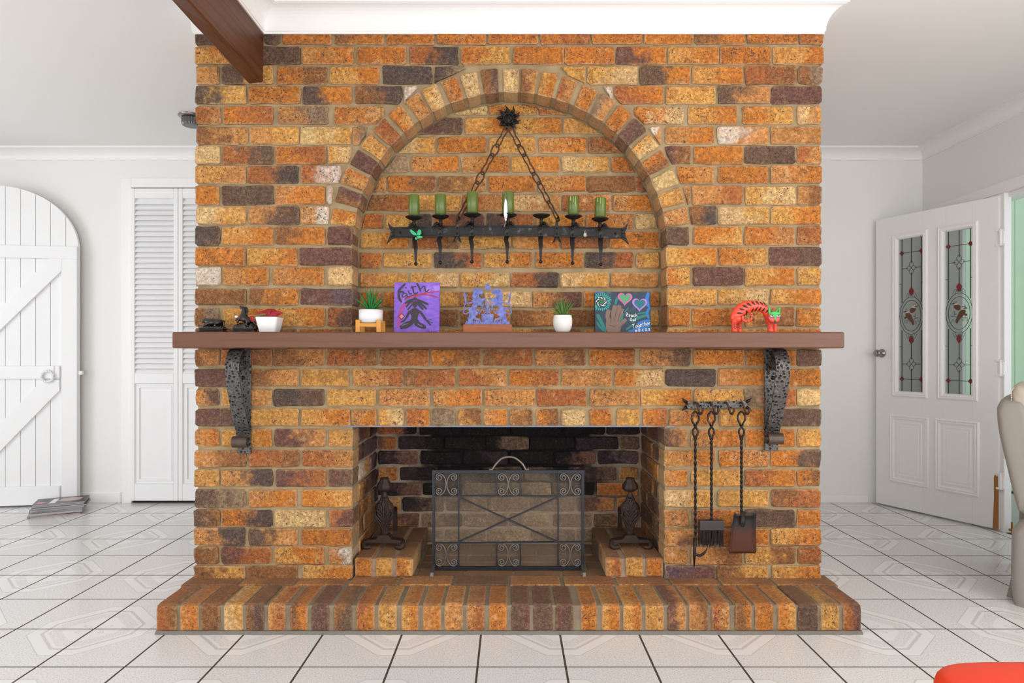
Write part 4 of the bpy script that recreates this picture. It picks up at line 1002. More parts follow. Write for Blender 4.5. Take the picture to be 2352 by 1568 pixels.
c = tp(1633, 1205); MB().bbox((c.x, DT, c.z), (56*ST, .03, 23*ST), r=.004, seg=2).build('brush_block', simple('black_painted_block', (52, 46, 48), .45, 0, .2, 30), bs)
br = MB()
for k in range(150):
    px = 1606+random.random()*54; yy = random.uniform(-.011, .011); a = tp(px, 1216); fl = (px-1633)*.06+jit(2); e = tp(px+fl, 1253+jit(5)-abs(px-1633)*.05)
    br.tube([(a.x, DT+yy, a.z), ((a.x+e.x)/2, DT+yy*1.1, (a.z+e.z)/2), (e.x, DT+yy*1.3, e.z)], [.0016, .0016, .0006], 4, cap=False)
tag(br.build('bristles', simple('black_bristle', (40, 33, 30), .6), bs), kind='stuff')
sv = empty('fire_shovel', tp(1705, 1272), 'rusty black iron fire shovel hanging from the rightmost hook', 'shovel'); tool_handle(sv, 1703, 1186)
rows = []; N = 16
for i in range(N+1):
    t = i/N; y = 1178+(1271-1178)*t; wl_ = 1681-8*t**.8+(3 if t > .96 else 0); wr_ = 1731+6.5*t**.8-(3 if t > .96 else 0); row = []
    for k in range(13):
        u = k/12; px = wl_+(wr_-wl_)*u; e = min(u, 1-u)*12
        lip = .020*max(0, 1-e/1.4)**1.5*(1-.55*t); bow = .012*max(0, 1-t/.14)
        yy = y-(6*max(0, 1-e/1.6) if i < 2 else 0)
        v = tp(px, yy); row.append((v.x, DT-.002-lip-bow+.010*t, v.z))
    rows.append(row)
mb = MB().grid(rows); pan = mb.build('pan', None, sv, True); so_ = pan.modifiers.new('thick', 'SOLIDIFY'); so_.thickness = .0025
def mat_pan():
    t = NT('sooty_rusted_pan'); p = t.pos(); s = t.n('ShaderNodeSeparateXYZ'); t.L(p, s.inputs[0]); n = t.noise(p, 40, 4)
    f = t.math('ADD', s.outputs[2], t.math('MULTIPLY', t.math('SUBTRACT', n, .5), .08))
    t.bsdf(t.mix(t.ramp(f, pz0(1225), pz0(1190)), lin((88, 52, 40)), lin((52, 50, 50))), .45, .4, t.bump(n, .2, .002)); return t.m
pan.data.materials.append(mat_pan())
a = tp(1703, 1176); MB().box(a.x-.009, a.x+.009, DT-.02, DT-.012, tp(0, 1207).z, tp(0, 1172).z, ch=.003).ball((a.x, DT-.021, tp(0, 1198).z), .006, .004, .006, 8, 6).build('socket', M_IRON, sv)
# ================================================================ FIRE SCREEN
DSC = 2.86; SS = DSC/F
f2 = lambda px, py: ((px-CX)*SS, H-(py-CY)*SS)
scr = empty('fire_screen', (f2(1167, 0)[0], DSC, HZ), 'black iron fire screen with scrollwork corners and crossed bars', 'fire screen')
M_SCR = simple('blue_black_iron', (36, 38, 46), .4, .4, .25, 40)
M_SCRW = simple('worn_iron', (112, 108, 104), .4, .6, .3, 60)
def bar(name, x0, y0, x1, y1, w=3.2, t=.008, dy=0, mat=None, parent=scr):
    a, b = Vector((f2(x0, y0)[0], DSC+dy, f2(x0, y0)[1])), Vector((f2(x1, y1)[0], DSC+dy, f2(x1, y1)[1]))
    ax = (b-a).normalized().cross(Vector((0, 1, 0))); return MB().strap([a, b], w*SS, t, ax).build(name, mat or M_SCR, parent)
XS = (993, 1053, 1140, 1196, 1281, 1342); 
bar('frame_top', 993, 1082.5, 1342, 1082.5, 7, .012); bar('frame_bottom', 993, 1303.5, 1342, 1303.5, 6.5, .012)
bar('frame_side', 996, 1080, 996, 1306, 6, .0122); bar('frame_side', 1338.5, 1080, 1338.5, 1306, 6.5, .0122)
bar('cross_rail', 996, 1139, 1339, 1137.5, 3, .008); bar('cross_rail', 996, 1246.5, 1339, 1244, 3, .008)
for x in (1053.5, 1282): bar('upright', x, 1085, x, 1302, 3, .007)
for x in (1141, 1195.5):
    bar('short_upright', x, 1085, x, 1138, 3, .007); bar('short_upright', x, 1245, x, 1302, 3, .007)
bar('diagonal', 1054, 1141, 1282, 1244, 3.4, .006, -.004); bar('diagonal', 1054, 1244, 1282, 1141, 3.4, .006, .003)
def scroll(xe, xm, y0, y1):
    """C scroll whose back bulges to xm, curled ends near xe"""
    sg = 1 if xm > xe else -1; r = 8.6; cx = xe+sg*10; yc = (y0+y1)/2; R = (y1-y0)/2
    arc = [(cx+sg*abs(xm-cx)*math.cos(a), yc-R*math.sin(a)) for a in [PI/2-PI*i/14 for i in range(15)]]
    def curl(top):
        s2 = 1 if top else -1; cyy = yc-s2*(R-r)
        return [(cx-sg*(r-6.6*i/20)*math.sin(t), cyy-s2*(r-6.6*i/20)*math.cos(t)) for i, t in [(i, i/20*1.75*2*PI*.86) for i in range(21)]]
    full = curl(True)[::-1]+arc[1:-1]+curl(False)
    pts = [Vector((f2(x, y)[0], DSC, f2(x, y)[1])) for x, y in full]
    MB().tube(pts, .0034, 6).build('scroll', M_SCRW, scr, True)
for x0, x1 in ((998, 1053), (1141, 1195), (1283, 1337)):
    for y0, y1 in ((1087, 1137), (1248, 1300)):
        m = (x0+x1)/2
        scroll(x0+1, m-.8, y0+.5, y1-.5); scroll(x1-1, m+.8, y0+.5, y1-.5)
hp = smooth_path([(f2(1124, 1076)[0], DSC-.006, f2(0, 1077)[1]), (f2(1130, 1077)[0], DSC, f2(0, 1078)[1]), (f2(1139, 1066)[0], DSC, f2(0, 1066)[1]), (f2(1152, 1053)[0], DSC, f2(0, 1053)[1]), (f2(1168, 1049)[0], DSC, f2(0, 1049)[1]), (f2(1184, 1052)[0], DSC, f2(0, 1052)[1]), (f2(1200, 1065)[0], DSC, f2(0, 1065)[1]), (f2(1208, 1077)[0], DSC, f2(0, 1078)[1]), (f2(1215, 1075)[0], DSC-.006, f2(0, 1076)[1])], 5)
MB().tube(hp, .0052, 8).build('carry_handle', simple('bare_iron_handle', (124, 108, 98), .4, .6, .2, 50), scr, True)
tm = NT('fine_spark_mesh'); a1 = tm.n('ShaderNodeBsdfTransparent'); b1 = tm.n('ShaderNodeBsdfDiffuse'); b1.inputs[0].default_value = lin((150, 138, 124))+(1,)
mx = tm.n('ShaderNodeMixShader'); wv = tm.noise(tm.obj(), 9, 3); tm.L(tm.math('MULTIPLY_ADD', wv, .16, .03), mx.inputs[0]); tm.L(a1.outputs[0], mx.inputs[1]); tm.L(b1.outputs[0], mx.inputs[2]); tm.L(mx.outputs[0], tm.out.inputs[0])
MB().box(f2(997, 0)[0], f2(1338, 0)[0], DSC+.007, DSC+.008, f2(0, 1303)[1], f2(0, 1083)[1]).build('spark_mesh', tm.m, scr)
for x in (997, 1337):
    X = f2(x, 0)[0]; MB().strap([(X, DSC-.085, HZ-.001), (X, DSC-.08, HZ+.012), (X, DSC, HZ+.022), (X, DSC+.05, HZ+.012), (X, DSC+.055, HZ-.001)], .014, .006).build('foot', M_SCRW, scr)
# ================================================================ ANDIRONS
DA = 2.925; SA = DA/F
def andiron(pxc, label, inner):
    X = (pxc-CX)*SA; zb = ledge_z; fz_ = lambda y: H-(y-CY)*SA
    a = empty('andiron', (X, DA, zb), label, 'andiron', 'cast iron firedogs on the ledges')
    dz = zb-fz_(1257); z_ = lambda y: fz_(y)+dz
    def pr(lst): return [(r*SA, z_(y)) for r, y in lst]
    MB().lathe(pr([(4, 1236), (7, 1230), (8, 1222), (9, 1215), (13, 1203), (18.5, 1188), (21.5, 1176), (21.5, 1166), (18, 1158), (11.5, 1151), (9, 1145), (7, 1140)]), (X, DA, 0), 32, sy=.5, mod=lambda t, z: 1+.05*math.cos(t*8)).build('urn_body', M_RUSTIRON, a, True)
    MB().lathe(pr([(7, 1146), (7, 1138), (4.6, 1134), (4.4, 1127), (7, 1124)]), (X, DA, 0), 20, sy=.8).build('neck', M_RUSTIRON, a, True)
    MB().lathe(pr([(4.5, 1131), (11, 1129), (16.5, 1125), (18, 1120), (16.5, 1114), (12.5, 1108), (9.5, 1103), (10, 1099), (7, 1101), (6, 1106)]), (X, DA, 0), 48, sy=.8, mod=lambda t, z: 1+.11*abs(math.cos(t*4))-.06).build('tulip_finial', M_RUSTIRON, a, True)
    # raised leaf work
    lf = MB()
    for s in (-1, 1):
        for pts in ([(0, 1218), (6, 1200), (14, 1190), (19, 1182), (18, 1172), (13, 1172), (12, 1179)], [(0, 1205), (5, 1190), (11, 1184), (15, 1178)], [(2, 1196), (4, 1182), (10, 1176), (8, 1168), (4, 1171)], [(3, 1178), (5, 1164), (10, 1158), (12, 1163), (9, 1168)], [(2, 1160), (4, 1152), (8, 1149), (8, 1155)], [(0, 1226), (9, 1205), (17, 1192), (22, 1180)]):
            P_ = [(X+s*x*SA, DA-.5*SA*max(0, 24-abs(y-1172)*.42-x*.25)-.002, z_(y)) for x, y in pts]
            lf.tube(smooth_path(P_, 4), .0042, 6)
    lf.tube(smooth_path([(X, DA-.5*SA*max(3, 24-abs(y-1172)*.42)-.002, z_(y)) for y in (1148, 1160, 1175, 1195, 1215, 1230)], 4), .0045, 6)
    lf.build('leaf_relief', M_RUSTIRON, a, True)
    MB().prism([(X-11*SA, z_(1228)), (X+11*SA, z_(1228)), (X+18*SA, z_(1237)), (X+40*SA, z_(1240)), (X+46*SA, z_(1245)), (X-46*SA, z_(1245)), (X-40*SA, z_(1240)), (X-18*SA, z_(1237))], DA-.022, DA+.022).build('base_bar', M_RUSTIRON, a)
    for s in (-1, 1):
        ft = smooth_path([(X+s*24*SA, DA, z_(1243)), (X+s*40*SA, DA-.01, z_(1243)), (X+s*45*SA, DA-.026, z_(1247)), (X+s*41*SA, DA-.036, z_(1253)), (X+s*29*SA, DA-.03, z_(1253))], 5)
        MB().tube(ft, .0105, 8).build('foot', M_RUSTIRON, a, True)
    zr = zb+.115
    MB().strap([(X, DA+.01, zr), (X, DA+.06, zr), (X, DA+.255, zr), (X, DA+.268, zr-.006), (X, DA+.272, zb+.001)], .02, .016).build('log_rest', M_RUSTIRON, a)
andiron(883, 'rusty cast iron andiron with tulip finial on the left firebox ledge', 1); andiron(1447, 'rusty cast iron andiron with tulip finial on the right firebox ledge', -1)
# ================================================================ CANDELABRA in the arched niche
DC = 2.80; SCN = DC/F
cp = lambda px, py, D=DC: Vector(((px-CX)/F*D, D, H-(py-CY)/F*D))
can = empty('iron_candelabra', cp(1167, 535), 'black wrought iron seven light candle bar hung on chains from a star hook', 'candelabra')
def bar_y(x): return 529.5+6*((x-1167)/274)**2+(x-1167)/274*1.0
top, bot = [], []
for i in range(31):
    x = 905+(1428-905)*i/30; yc = bar_y(x); top.append((x, yc-12.5)); bot.append((x, yc+12.5))
MB().prism([(cp(x, y).x, cp(x, y).z) for x, y in top+bot[::-1]], DC, DC+.008).build('bar', M_IRON, can)
for i in (0, 1): 
    yy = -9 if i == 0 else 9; pts = [cp(905+(1428-905)*k/20, bar_y(905+(1428-905)*k/20)+yy, DC-.0005) for k in range(21)]; MB().tube(pts, .0016, 5).build('bar_edge', M_IRON, can)
for s, x in ((-1, 905), (1, 1428)):
    y = bar_y(x); en = MB()
    poly = [(x, y-12), (x+s*6, y-14), (x+s*14, y-24), (x+s*11, y-10), (x+s*7, y-3), (x+s*8, y), (x+s*7, y+4), (x+s*11, y+12), (x+s*16, y+25), (x+s*6, y+15), (x, y+12)]
    en.prism([(cp(a, b).x, cp(a, b).z) for a, b in poly], DC-.006, DC+.008)
    for k in (-7, 0, 7): en.tube([cp(x+s*2, y+k, DC-.006), cp(x+s*9, y+k*1.6, DC-.009)], [.0035, .001], 6)
    en.build('fishtail_end', M_IRON, can)
    c_ = cp(x-s*14, y, DC-.003); MB().ball((c_.x, c_.y, c_.z), .005, .004, .005, 8, 6).build('rivet', M_IRON, can, True)
CXS = [(951, 502, 955, 608), (1012, 500, 1011, 605), (1085, 496, 1084, 603), (1167, 497, 1165, 603), (1243.5, 498, 1242, 603), (1317, 500, 1315, 606), (1378, 506, 1380, 609)]
DCD = DC-.055
leaf_fan = {1: -1, 2: -1, 3: 0, 4: 1}
for k, (x, yp, xt, yt) in enumerate(CXS):
    yb = bar_y(xt); p = cp(x, yp, DCD)
    arm = empty('candle_arm', cp(xt, yb), parent=can)
    MB().lathe([(.004, -.006), (.020, -.004), (.0355, .004), (.037, .008), (.034, .008), (.019, .001), (.017, .003), (.017, .012), (.0155, .012), (.0155, .004), (.001, .003)], (p.x, p.y, p.z), 26, mod=lambda a, z: 1+.02*math.cos(a*6)).build('drip_pan', M_IRON, arm, True)
    q = cp(x, yp+14, DCD); e = cp(xt, yb-11, DC-.004)
    MB().lathe([(.010, 0), (.007, .008), (.0085, .018), (.006, .022)], (q.x, q.y, q.z), 14).tube(smooth_path([(q.x, q.y, q.z+.003), (q.x, q.y+.02, q.z-.006), (e.x, e.y-.006, e.z+.004), (e.x, e.y, e.z-.01)], 4), .0065, 8).build('stem', M_IRON, arm, True)
    MB().strap([cp(xt, yb-13, DC-.003), cp(xt, yb+12, DC-.003), cp(xt-3 if k < 4 else xt-1, yb+20, DC-.012), cp(xt, yb+34, DC-.022)], [.022, .022, .019, .018], .005).strap(smooth_path([cp(xt, yb+33, DC-.022), cp(xt, (yb+yt)/2+8, DC-.024), cp(xt, yt-5, DC-.016)], 4), [.018, .0172, .0164, .015, .013, .0115, .010, .0085, .007], .005).build('tail_strap', M_IRON, arm)
    bl = cp(xt, yt-2, DC-.016); MB().ball((bl.x, bl.y, bl.z), .0082, .0082, .0082, 12, 8).build('tail_ball', M_IRON, arm, True)
    for dy in (-6, 7): r_ = cp(xt, yb+dy, DC-.007); MB().ball((r_.x, r_.y, r_.z), .0046, .004, .0046, 8, 6).build('rivet', M_IRON, arm, True)
    lf = MB(); sgn = -1 if k < 3 else 1
    for j in range(5): a = cp(xt+sgn*2, yb-16, DC-.012); lf.tube([a, cp(xt+sgn*(8+j*1.2), yb-20+j*1.4, DC-.02), cp(xt+sgn*(15+j), yb-17+j*1.9, DC-.024)], [.004, .0045, .001], 6)
    lf.build('leaf_curl', M_IRON, arm, True)
for x in (1050, 1279):
    y = bar_y(x); st = MB().strap([cp(x, y-24, DC-.004), cp(x, y+12, DC-.004), cp(x, y+18, DC-.008)], [.010, .022, .02], .006)
    for s in (-1, 1): st.tube([cp(x+s*2, y+15, DC-.008), cp(x+s*6, y+22, DC-.012), cp(x+s*10, y+27, DC-.015)], [.006, .005, .0008], 6)
    st.tube([cp(x, y-22, DC-.006), cp(x, y-30, DC-.006), cp(x+4, y-33, DC-.006), cp(x+5, y-27, DC-.006)], .004, 6)
    for dy in (-7, 6): r_ = cp(x, y+dy, DC-.009); st.ball((r_.x, r_.y, r_.z), .0046, .004, .0046, 8, 6)
    st.build('chain_strap', M_IRON, can)
star = []
cs = cp(1168, 272, DN-.02)
for k in range(18):
    a = 2*PI*k/18+PI/2+.12; r = .053 if k % 2 == 0 else .034
    star.append((cs.x+r*math.cos(a), cs.z+r*math.sin(a)))
MB().prism(star, DN-.022, DN-.008).build('star_plate', M_IRON, can, bevel=.003)
rg = MB()
for k in range(9):
    a = 2*PI*(2*k)/18+PI/2+.12; rg.tube([(cs.x+.026*math.cos(a), DN-.026, cs.z+.026*math.sin(a)), (cs.x+.042*math.cos(a), DN-.028, cs.z+.042*math.sin(a)), (cs.x+.056*math.cos(a+.16), DN-.036, cs.z+.056*math.sin(a+.16))], [.006, .0045, .0008], 6)
rg.build('star_spikes', M_IRON, can, True)
MB().tube([(cs.x+.022*math.cos(t), DN-.024, cs.z+.022*math.sin(t)) for t in [2*PI*i/24 for i in range(24)]], .0055, 8, closed=True).build('star_ring', M_IRON, can, True)
MB().tube(smooth_path([(cs.x, DN-.015, cs.z+.012), (cs.x-.004, DN-.045, cs.z+.008), (cs.x, DN-.06, cs.z-.016), (cs.x+.002, DN-.05, cs.z-.034), (cs.x, DN-.035, cs.z-.03)], 5), .006, 8).build('hook', M_IRON, can, True)
for sx, (xa, ya, xb, yb) in ((-1, (1164, 294, 1052, 503)), (1, (1171, 294, 1282, 505))):
    ch = empty('chain', cp(xa, ya), parent=can); A = Vector((cp(xa, ya, DN-.05).x, DN-.05, cp(xa, ya, DN-.05).z)); B = cp(xb, yb, DC-.008)
    seg = [.19, .10, .20, .10, .20, .19]; tot = sum(seg); t0 = 0; d = (B-A); L_ = d.length; d.normalize(); side = d.cross(Vector((0, 1, 0))).normalized()
    for j, sg in enumerate(seg):
        a, b = t0/tot, (t0+sg)/tot; t0 += sg
        ca = A+d*L_*(a+b)/2; hl = L_*(b-a)/2+.006; wv = .0165 if sg < .12 else .0135
        sd = side if j % 2 == 0 else (side*.75+Vector((0, 1, 0))*.6).normalized()
        pts = []
        for q in range(20):
            t = 2*PI*q/20; wq = wv*(1 if sg < .12 else (.45+.75*abs(math.cos(t)))); pts.append(ca+d*hl*math.cos(t)+sd*wq*math.sin(t))
        MB().tube(pts, .0034, 6, closed=True).build('chain_link', M_CHAIN, ch, True)
# ---- candles
M_WAX = simple('olive_green_wax', (88, 106, 40), .35, 0, .06, 20, spec=.5, coat=.15); M_WICK = simple('charred_wick', (40, 34, 28), .9)
CLAB = ['smooth olive green candle on the leftmost holder, above the green butterfly', 'olive green candle on the second holder from the left', 'olive green candle on the third holder, in front of the left chain', 'olive green candle in the middle with a fishing lure hanging on it', None, 'olive green candle with wax drips, second from the right end', 'leaning olive green candle with wax drips on the rightmost holder']
CYT = [(949.5, 448, 25.5), (1012, 447, 26), (1087, 441, 26.5), (1168, 441, 28), None, (1317, 452, 26.5), (1379.5, 455, 27)]
for k, cc in enumerate(CYT):
    if cc is None: continue
    x, yt, w = cc; x0, yp = CXS[k][0], CXS[k][1]; base = cp(x0, yp, DCD)+Vector((0, 0, .0035)); tp_ = cp(x, yt, DCD); h = tp_.z-base.z; r = w/2*DCD/F*.98
    cd = empty('candle', base, CLAB[k], 'candle', 'olive green candles on the iron bar')
    tilt = Matrix.Translation(base) @ Matrix.Rotation((tp_.x-base.x)/h if k > 4 else 0, 4, 'Y')
    r2 = r if k < 4 else r*.99
    MB().lathe([(.0145, 0), (.0148, .004), (r2, .0125), (r2, h-.004), (r2-.002, h-.001), (r2-.004, h-.0005), (r2*.6, h-.003), (.004, h-.006)], (0, 0, 0), 28, tilt).build('wax', M_WAX, cd, True)
    MB().tube([(0, 0, h-.006), (.0005, 0, h-.001), (.001, 0, h+.003)], .0011, 5, tilt).build('wick', M_WICK, cd)
    if k > 4:
        dr = MB()
        for a, l in ((-1.3, .05), (-1.7, .03), (-2.2, .022)): dr.tube([(r2*math.cos(a), r2*math.sin(a), h-.003), (r2*math.cos(a)*1.02, r2*math.sin(a)*1.02, h-l*.5), (r2*math.cos(a)*1.02, r2*math.sin(a)*1.02, h-l)], [.002, .0026, .003], 6, tilt)
        dr.build('wax_drip', simple('pale_wax', (150, 166, 96), .4), cd, True)
# ---- small ornaments hanging on the bar
M_BFLY = simple('emerald_wing', (36, 176, 118), .4, 0, .3, 90)
bf = empty('butterfly_ornament', cp(957, 538, DC-.03), 'small emerald green butterfly ornament on the left end of the candle bar', 'ornament')
for pts in ([(956, 536), (944, 527), (942, 531), (946, 537), (952, 541), (958, 541)], [(957, 536), (962, 527), (967, 529), (968, 536), (964, 541), (958, 541)], [(957, 543), (966, 542), (972, 544), (968, 547), (960, 548)], [(955, 544), (960, 548), (956, 551), (953, 549)]):
    MB().prism([(cp(a, b, DC-.03).x, cp(a, b, DC-.03).z) for a, b in pts], DC-.032-.006*abs(pts[1][0]-957)/12, DC-.030).build('wing', M_BFLY, bf)
MB().tube([cp(953, 530, DC-.033), cp(957, 538, DC-.034), cp(958, 548, DC-.033)], [.001, .0028, .001], 6).build('body', M_IRON, bf, True)
MB().tube([cp(957, 541, DC-.03), cp(956, 536, DC-.004)], .0012, 5).build('clip_wire', M_IRON, bf)
lu = empty('fishing_lure', cp(1161, 480, DCD-.03), 'slim white fishing lure with pink spots hanging in front of a candle', 'fishing lure')
DL = DCD-.032
prof = [(.0006, 508), (.0035, 505), (.0068, 498), (.0084, 488), (.0074, 474), (.0048, 463), (.0016, 456)]
c = cp(1161.5, 480, DL); MB().lathe([(r, H-(y-CY)/F*DL) for r, y in prof], (c.x, DL, 0), 18, sy=.45).build('body', simple('pearl_white', (236, 234, 240), .2, 0, .02, 30, coat=.4), lu, True)
for x, y, rr, col in ((1160, 499, .0026, (226, 60, 160)), (1162.5, 502, .0022, (150, 20, 40))): v = cp(x, y, DL-.003); MB().ball((v.x, v.y, v.z), rr, .0012, rr, 10, 6).build('spot', simple('pink_spot_%d' % y, col, .3), lu, True)
MB().tube(smooth_path([cp(1161.5, 457, DL), cp(1162, 450, DL), cp(1160, 443, DL), cp(1157, 441, DL), cp(1155.5, 446, DL)], 4), .0011, 5).tube(smooth_path([cp(1162, 452, DL), cp(1164, 446, DL+.004), cp(1163, 440, DL+.02), cp(1164, 441, DL+.03)], 4), .0011, 5).build('treble_hook', M_CHROME, lu)
MB().tube(smooth_path([cp(1161, 508, DL), cp(1160, 514, DL), cp(1158, 521, DL)], 4), .0011, 5).build('split_ring', M_CHROME, lu)
pd = empty('teardrop_pendant', cp(1344, 535, DC-.012), 'small silver teardrop pendant on a thread over the candle bar', 'pendant')
MB().tube([cp(x, y, DC-.012) for x, y in [(1344, 528), (1347, 536), (1348, 541), (1344, 545), (1340.5, 541), (1341.5, 536)]], .0016, 6, closed=True).build('rim', M_CHROME, pd, True)
v = cp(1344, 538.5, DC-.012); MB().ball((v.x, v.y, v.z), .0048, .0025, .0085, 10, 8).build('stone', simple('champagne_stone', (206, 184, 150), .2), pd, True)
MB().tube([cp(1344, 528, DC-.012), cp(1344, 515, DC-.006), cp(1344, 505, DC+.002)], .0007, 4).build('thread', M_WICK, pd)
# ================================================================ ON THE MANTEL
def zmap(ox, oy, sc, D):
    """maps coordinates read in a magnified view to (X, Z) at distance D, with the base of things on the shelf"""
    dz = ZS1-(H-(762.3-CY)/F*D)
    return lambda x, y: ((ox+x/sc-CX)/F*D, H-(oy+y/sc-CY)/F*D+dz)
# ---- dark carved figurines
def skin(name, nodes, edges, mat, parent, sub=2):
    """continuous body: nodes {key: ((x,y,z), r)} joined by edges"""
    keys = list(nodes); org = wl(parent); me = bpy.data.meshes.new(name)
    me.from_pydata([tuple(Vector(nodes[k][0])-org) for k in keys], [(keys.index(a), keys.index(b)) for a, b in edges], [])
    o = link(name, me, mat, parent, org); m = o.modifiers.new('skin', 'SKIN'); m.use_smooth_shade = True
    for i, k in enumerate(keys):
        sv_ = me.skin_vertices[0].data[i]; r = nodes[k][1]*1.22; sv_.radius = (r, r)
    me.skin_vertices[0].data[0].use_root = True
    s = o.modifiers.new('sub', 'SUBSURF'); s.levels = sub; s.render_levels = sub; return o
DF = 2.655; zf = zmap(430, 620, 5.0043, DF)
def plinth(root, x0, x1, y0, y1):
    a, b = zf(x0, y1), zf(x1, y0); cx = (a[0]+b[0])/2; hw = (b[0]-a[0])/2; h = b[1]-a[1]
    MB().bbox((cx, DF, a[1]+h*.16), (2*hw, .05, h*.32), r=.002, seg=2).bbox((cx, DF, a[1]+h*.46), (2*hw*.9, .044, h*.3), r=.002, seg=2).bbox((cx, DF, a[1]+h*.8), (2*hw*.96, .047, h*.38), r=.003, seg=2).build('plinth', M_BLACKFIG, root)
def rocks(root, x0, x1, yb, ht):
    mb = MB()
    for k in range(9):
        u = (k+.5)/9; x, z = zf(x0+(x1-x0)*u, yb); hh = ht*(.55+.45*math.sin(PI*u))*random.uniform(.7, 1.05); mb.ball((x, DF+jit(.01), z), .011, .015, hh, 8, 6)
    mb.build('rocky_ground', M_BLACKFIG, root, True)
def N(x, y, dy=0, r=.008): a = zf(x, y); return ((a[0], DF+dy, a[1]), r)
fg = empty('animal_figurine', (zf(300, 0)[0], DF, ZS1), 'dark carved crouching animal figurine with long tail at the mantel end', 'figurine'); plinth(fg, 155, 445, 655, 708); rocks(fg, 175, 420, 652, .012)
skin('body', {'hip': N(372, 568, 0, .0155), 'mid': N(320, 585, 0, .011), 'ch': N(262, 585, 0, .012), 'nk': N(225, 578, 0, .008), 'hd': N(195, 572, -.004, .0085), 'mz': N(165, 588, -.006, .0045), 'ear': N(200, 548, .002, .003),
  'fl': N(250, 610, -.012, .006), 'fl2': N(222, 632, -.016, .0045), 'fp': N(200, 645, -.016, .0045), 'fr': N(270, 615, .012, .006), 'fr2': N(240, 640, .014, .0045), 'hl': N(385, 600, -.012, .009), 'hl2': N(350, 632, -.015, .0055), 'hp': N(325, 645, -.016, .0045), 'hr': N(392, 605, .012, .009), 'hr2': N(370, 640, .012, .005), 't1': N(405, 575, .004, .005), 't2': N(415, 605, .006, .0038), 't3': N(412, 640, .004, .003)},
  [('hip', 'mid'), ('mid', 'ch'), ('ch', 'nk'), ('nk', 'hd'), ('hd', 'mz'), ('hd', 'ear'), ('ch', 'fl'), ('fl', 'fl2'), ('fl2', 'fp'), ('ch', 'fr'), ('fr', 'fr2'), ('hip', 'hl'), ('hl', 'hl2'), ('hl2', 'hp'), ('hip', 'hr'), ('hr', 'hr2'), ('hip', 't1'), ('t1', 't2'), ('t2', 't3')], M_BLACKFIG, fg)
hg = empty('horse_figurine', (zf(665, 0)[0], DF, ZS1), 'dark carved rearing horse figurine on a plinth beside the red flower pot', 'figurine'); plinth(hg, 535, 800, 655, 708); rocks(hg, 545, 790, 652, .024)
skin('body', {'hip': N(718, 568, 0, .013), 'mid': N(680, 560, 0, .0115), 'ch': N(636, 545, 0, .0125), 'nk': N(645, 490, 0, .009), 'nk2': N(650, 448, 0, .007), 'hd': N(632, 425, 0, .006), 'mz': N(600, 415, -.002, .004), 'ear': N(652, 418, 0, .0025),
  'fl': N(610, 562, -.009, .0055), 'fl2': N(585, 585, -.01, .004), 'fl3': N(600, 605, -.01, .0035), 'fr': N(612, 552, .009, .0055), 'fr2': N(577, 548, -.004, .004), 'fr3': N(566, 580, -.006, .0036), 'hl': N(712, 595, -.009, .008), 'hl2': N(690, 615, -.011, .0045), 'hl3': N(712, 640, -.011, .0035), 'hr': N(728, 592, .009, .008), 'hr2': N(740, 620, .01, .0045), 'hr3': N(752, 645, .01, .0035), 't1': N(745, 562, 0, .0055), 't2': N(765, 590, 0, .0055), 't3': N(785, 618, 0, .004)},
  [('hip', 'mid'), ('mid', 'ch'), ('ch', 'nk'), ('nk', 'nk2'), ('nk2', 'hd'), ('hd', 'mz'), ('hd', 'ear'), ('ch', 'fl'), ('fl', 'fl2'), ('fl2', 'fl3'), ('ch', 'fr'), ('fr', 'fr2'), ('fr2', 'fr3'), ('hip', 'hl'), ('hl', 'hl2'), ('hl2', 'hl3'), ('hip', 'hr'), ('hr', 'hr2'), ('hr2', 'hr3'), ('hip', 't1'), ('t1', 't2'), ('t2', 't3')], M_BLACKFIG, hg)
mn = MB()
for k in range(8): x, z = zf(668+10*math.sin(k*.5), 425+k*14); mn.tube([(x-.004, DF, z), (x+.004, DF, z+.002), (x+.011, DF, z-.002)], [.004, .0035, .0006], 6)
mn.build('mane', M_BLACKFIG, hg, True)
x, z = zf(573, 530); MB().ball((x, DF-.008, z), .0066, .004, .0055, 10, 6).build('white_chip', simple('chalk_white', (232, 230, 226), .7), hg, True)
# ---- red flower in a white square pot
rf = empty('red_flower_pot', (zf(958, 0)[0], 2.645, ZS1), 'artificial red flower in a square tapered white ceramic pot', 'plant')
def sqloop(cx, cy, h, z, e=.3, n=32): return [(cx+math.copysign(abs(math.cos(t))**e, math.cos(t))*h, cy+math.copysign(abs(math.sin(t))**e, math.sin(t))*h, z) for t in [2*PI*i/n for i in range(n)]]
X = zf(958, 0)[0]; zb = ZS1; zt_ = zf(0, 538)[1]; hh = zt_-zb; Y = 2.645
mb = MB().grid([sqloop(X, Y, .030, zb), sqloop(X, Y, .034, zb+.003), sqloop(X, Y, .0405, zb+hh*.5), sqloop(X, Y, .0455, zt_-.006), sqloop(X, Y, .046, zt_), sqloop(X, Y, .043, zt_), sqloop(X, Y, .041, zt_-.01)], True); mb.f += [list(range(32))[::-1], [6*32+k for k in range(32)]]
mb.build('pot', M_WHITECER, rf, True)
def mat_petal(nm, a, b):
    t = NT(nm); n = t.noise(t.obj(), 60, 3); t.bsdf(t.mix(n, lin(a), lin(b)), .55); return t.m
M_PETAL = mat_petal('red_petal', (186, 34, 40), (112, 22, 30))
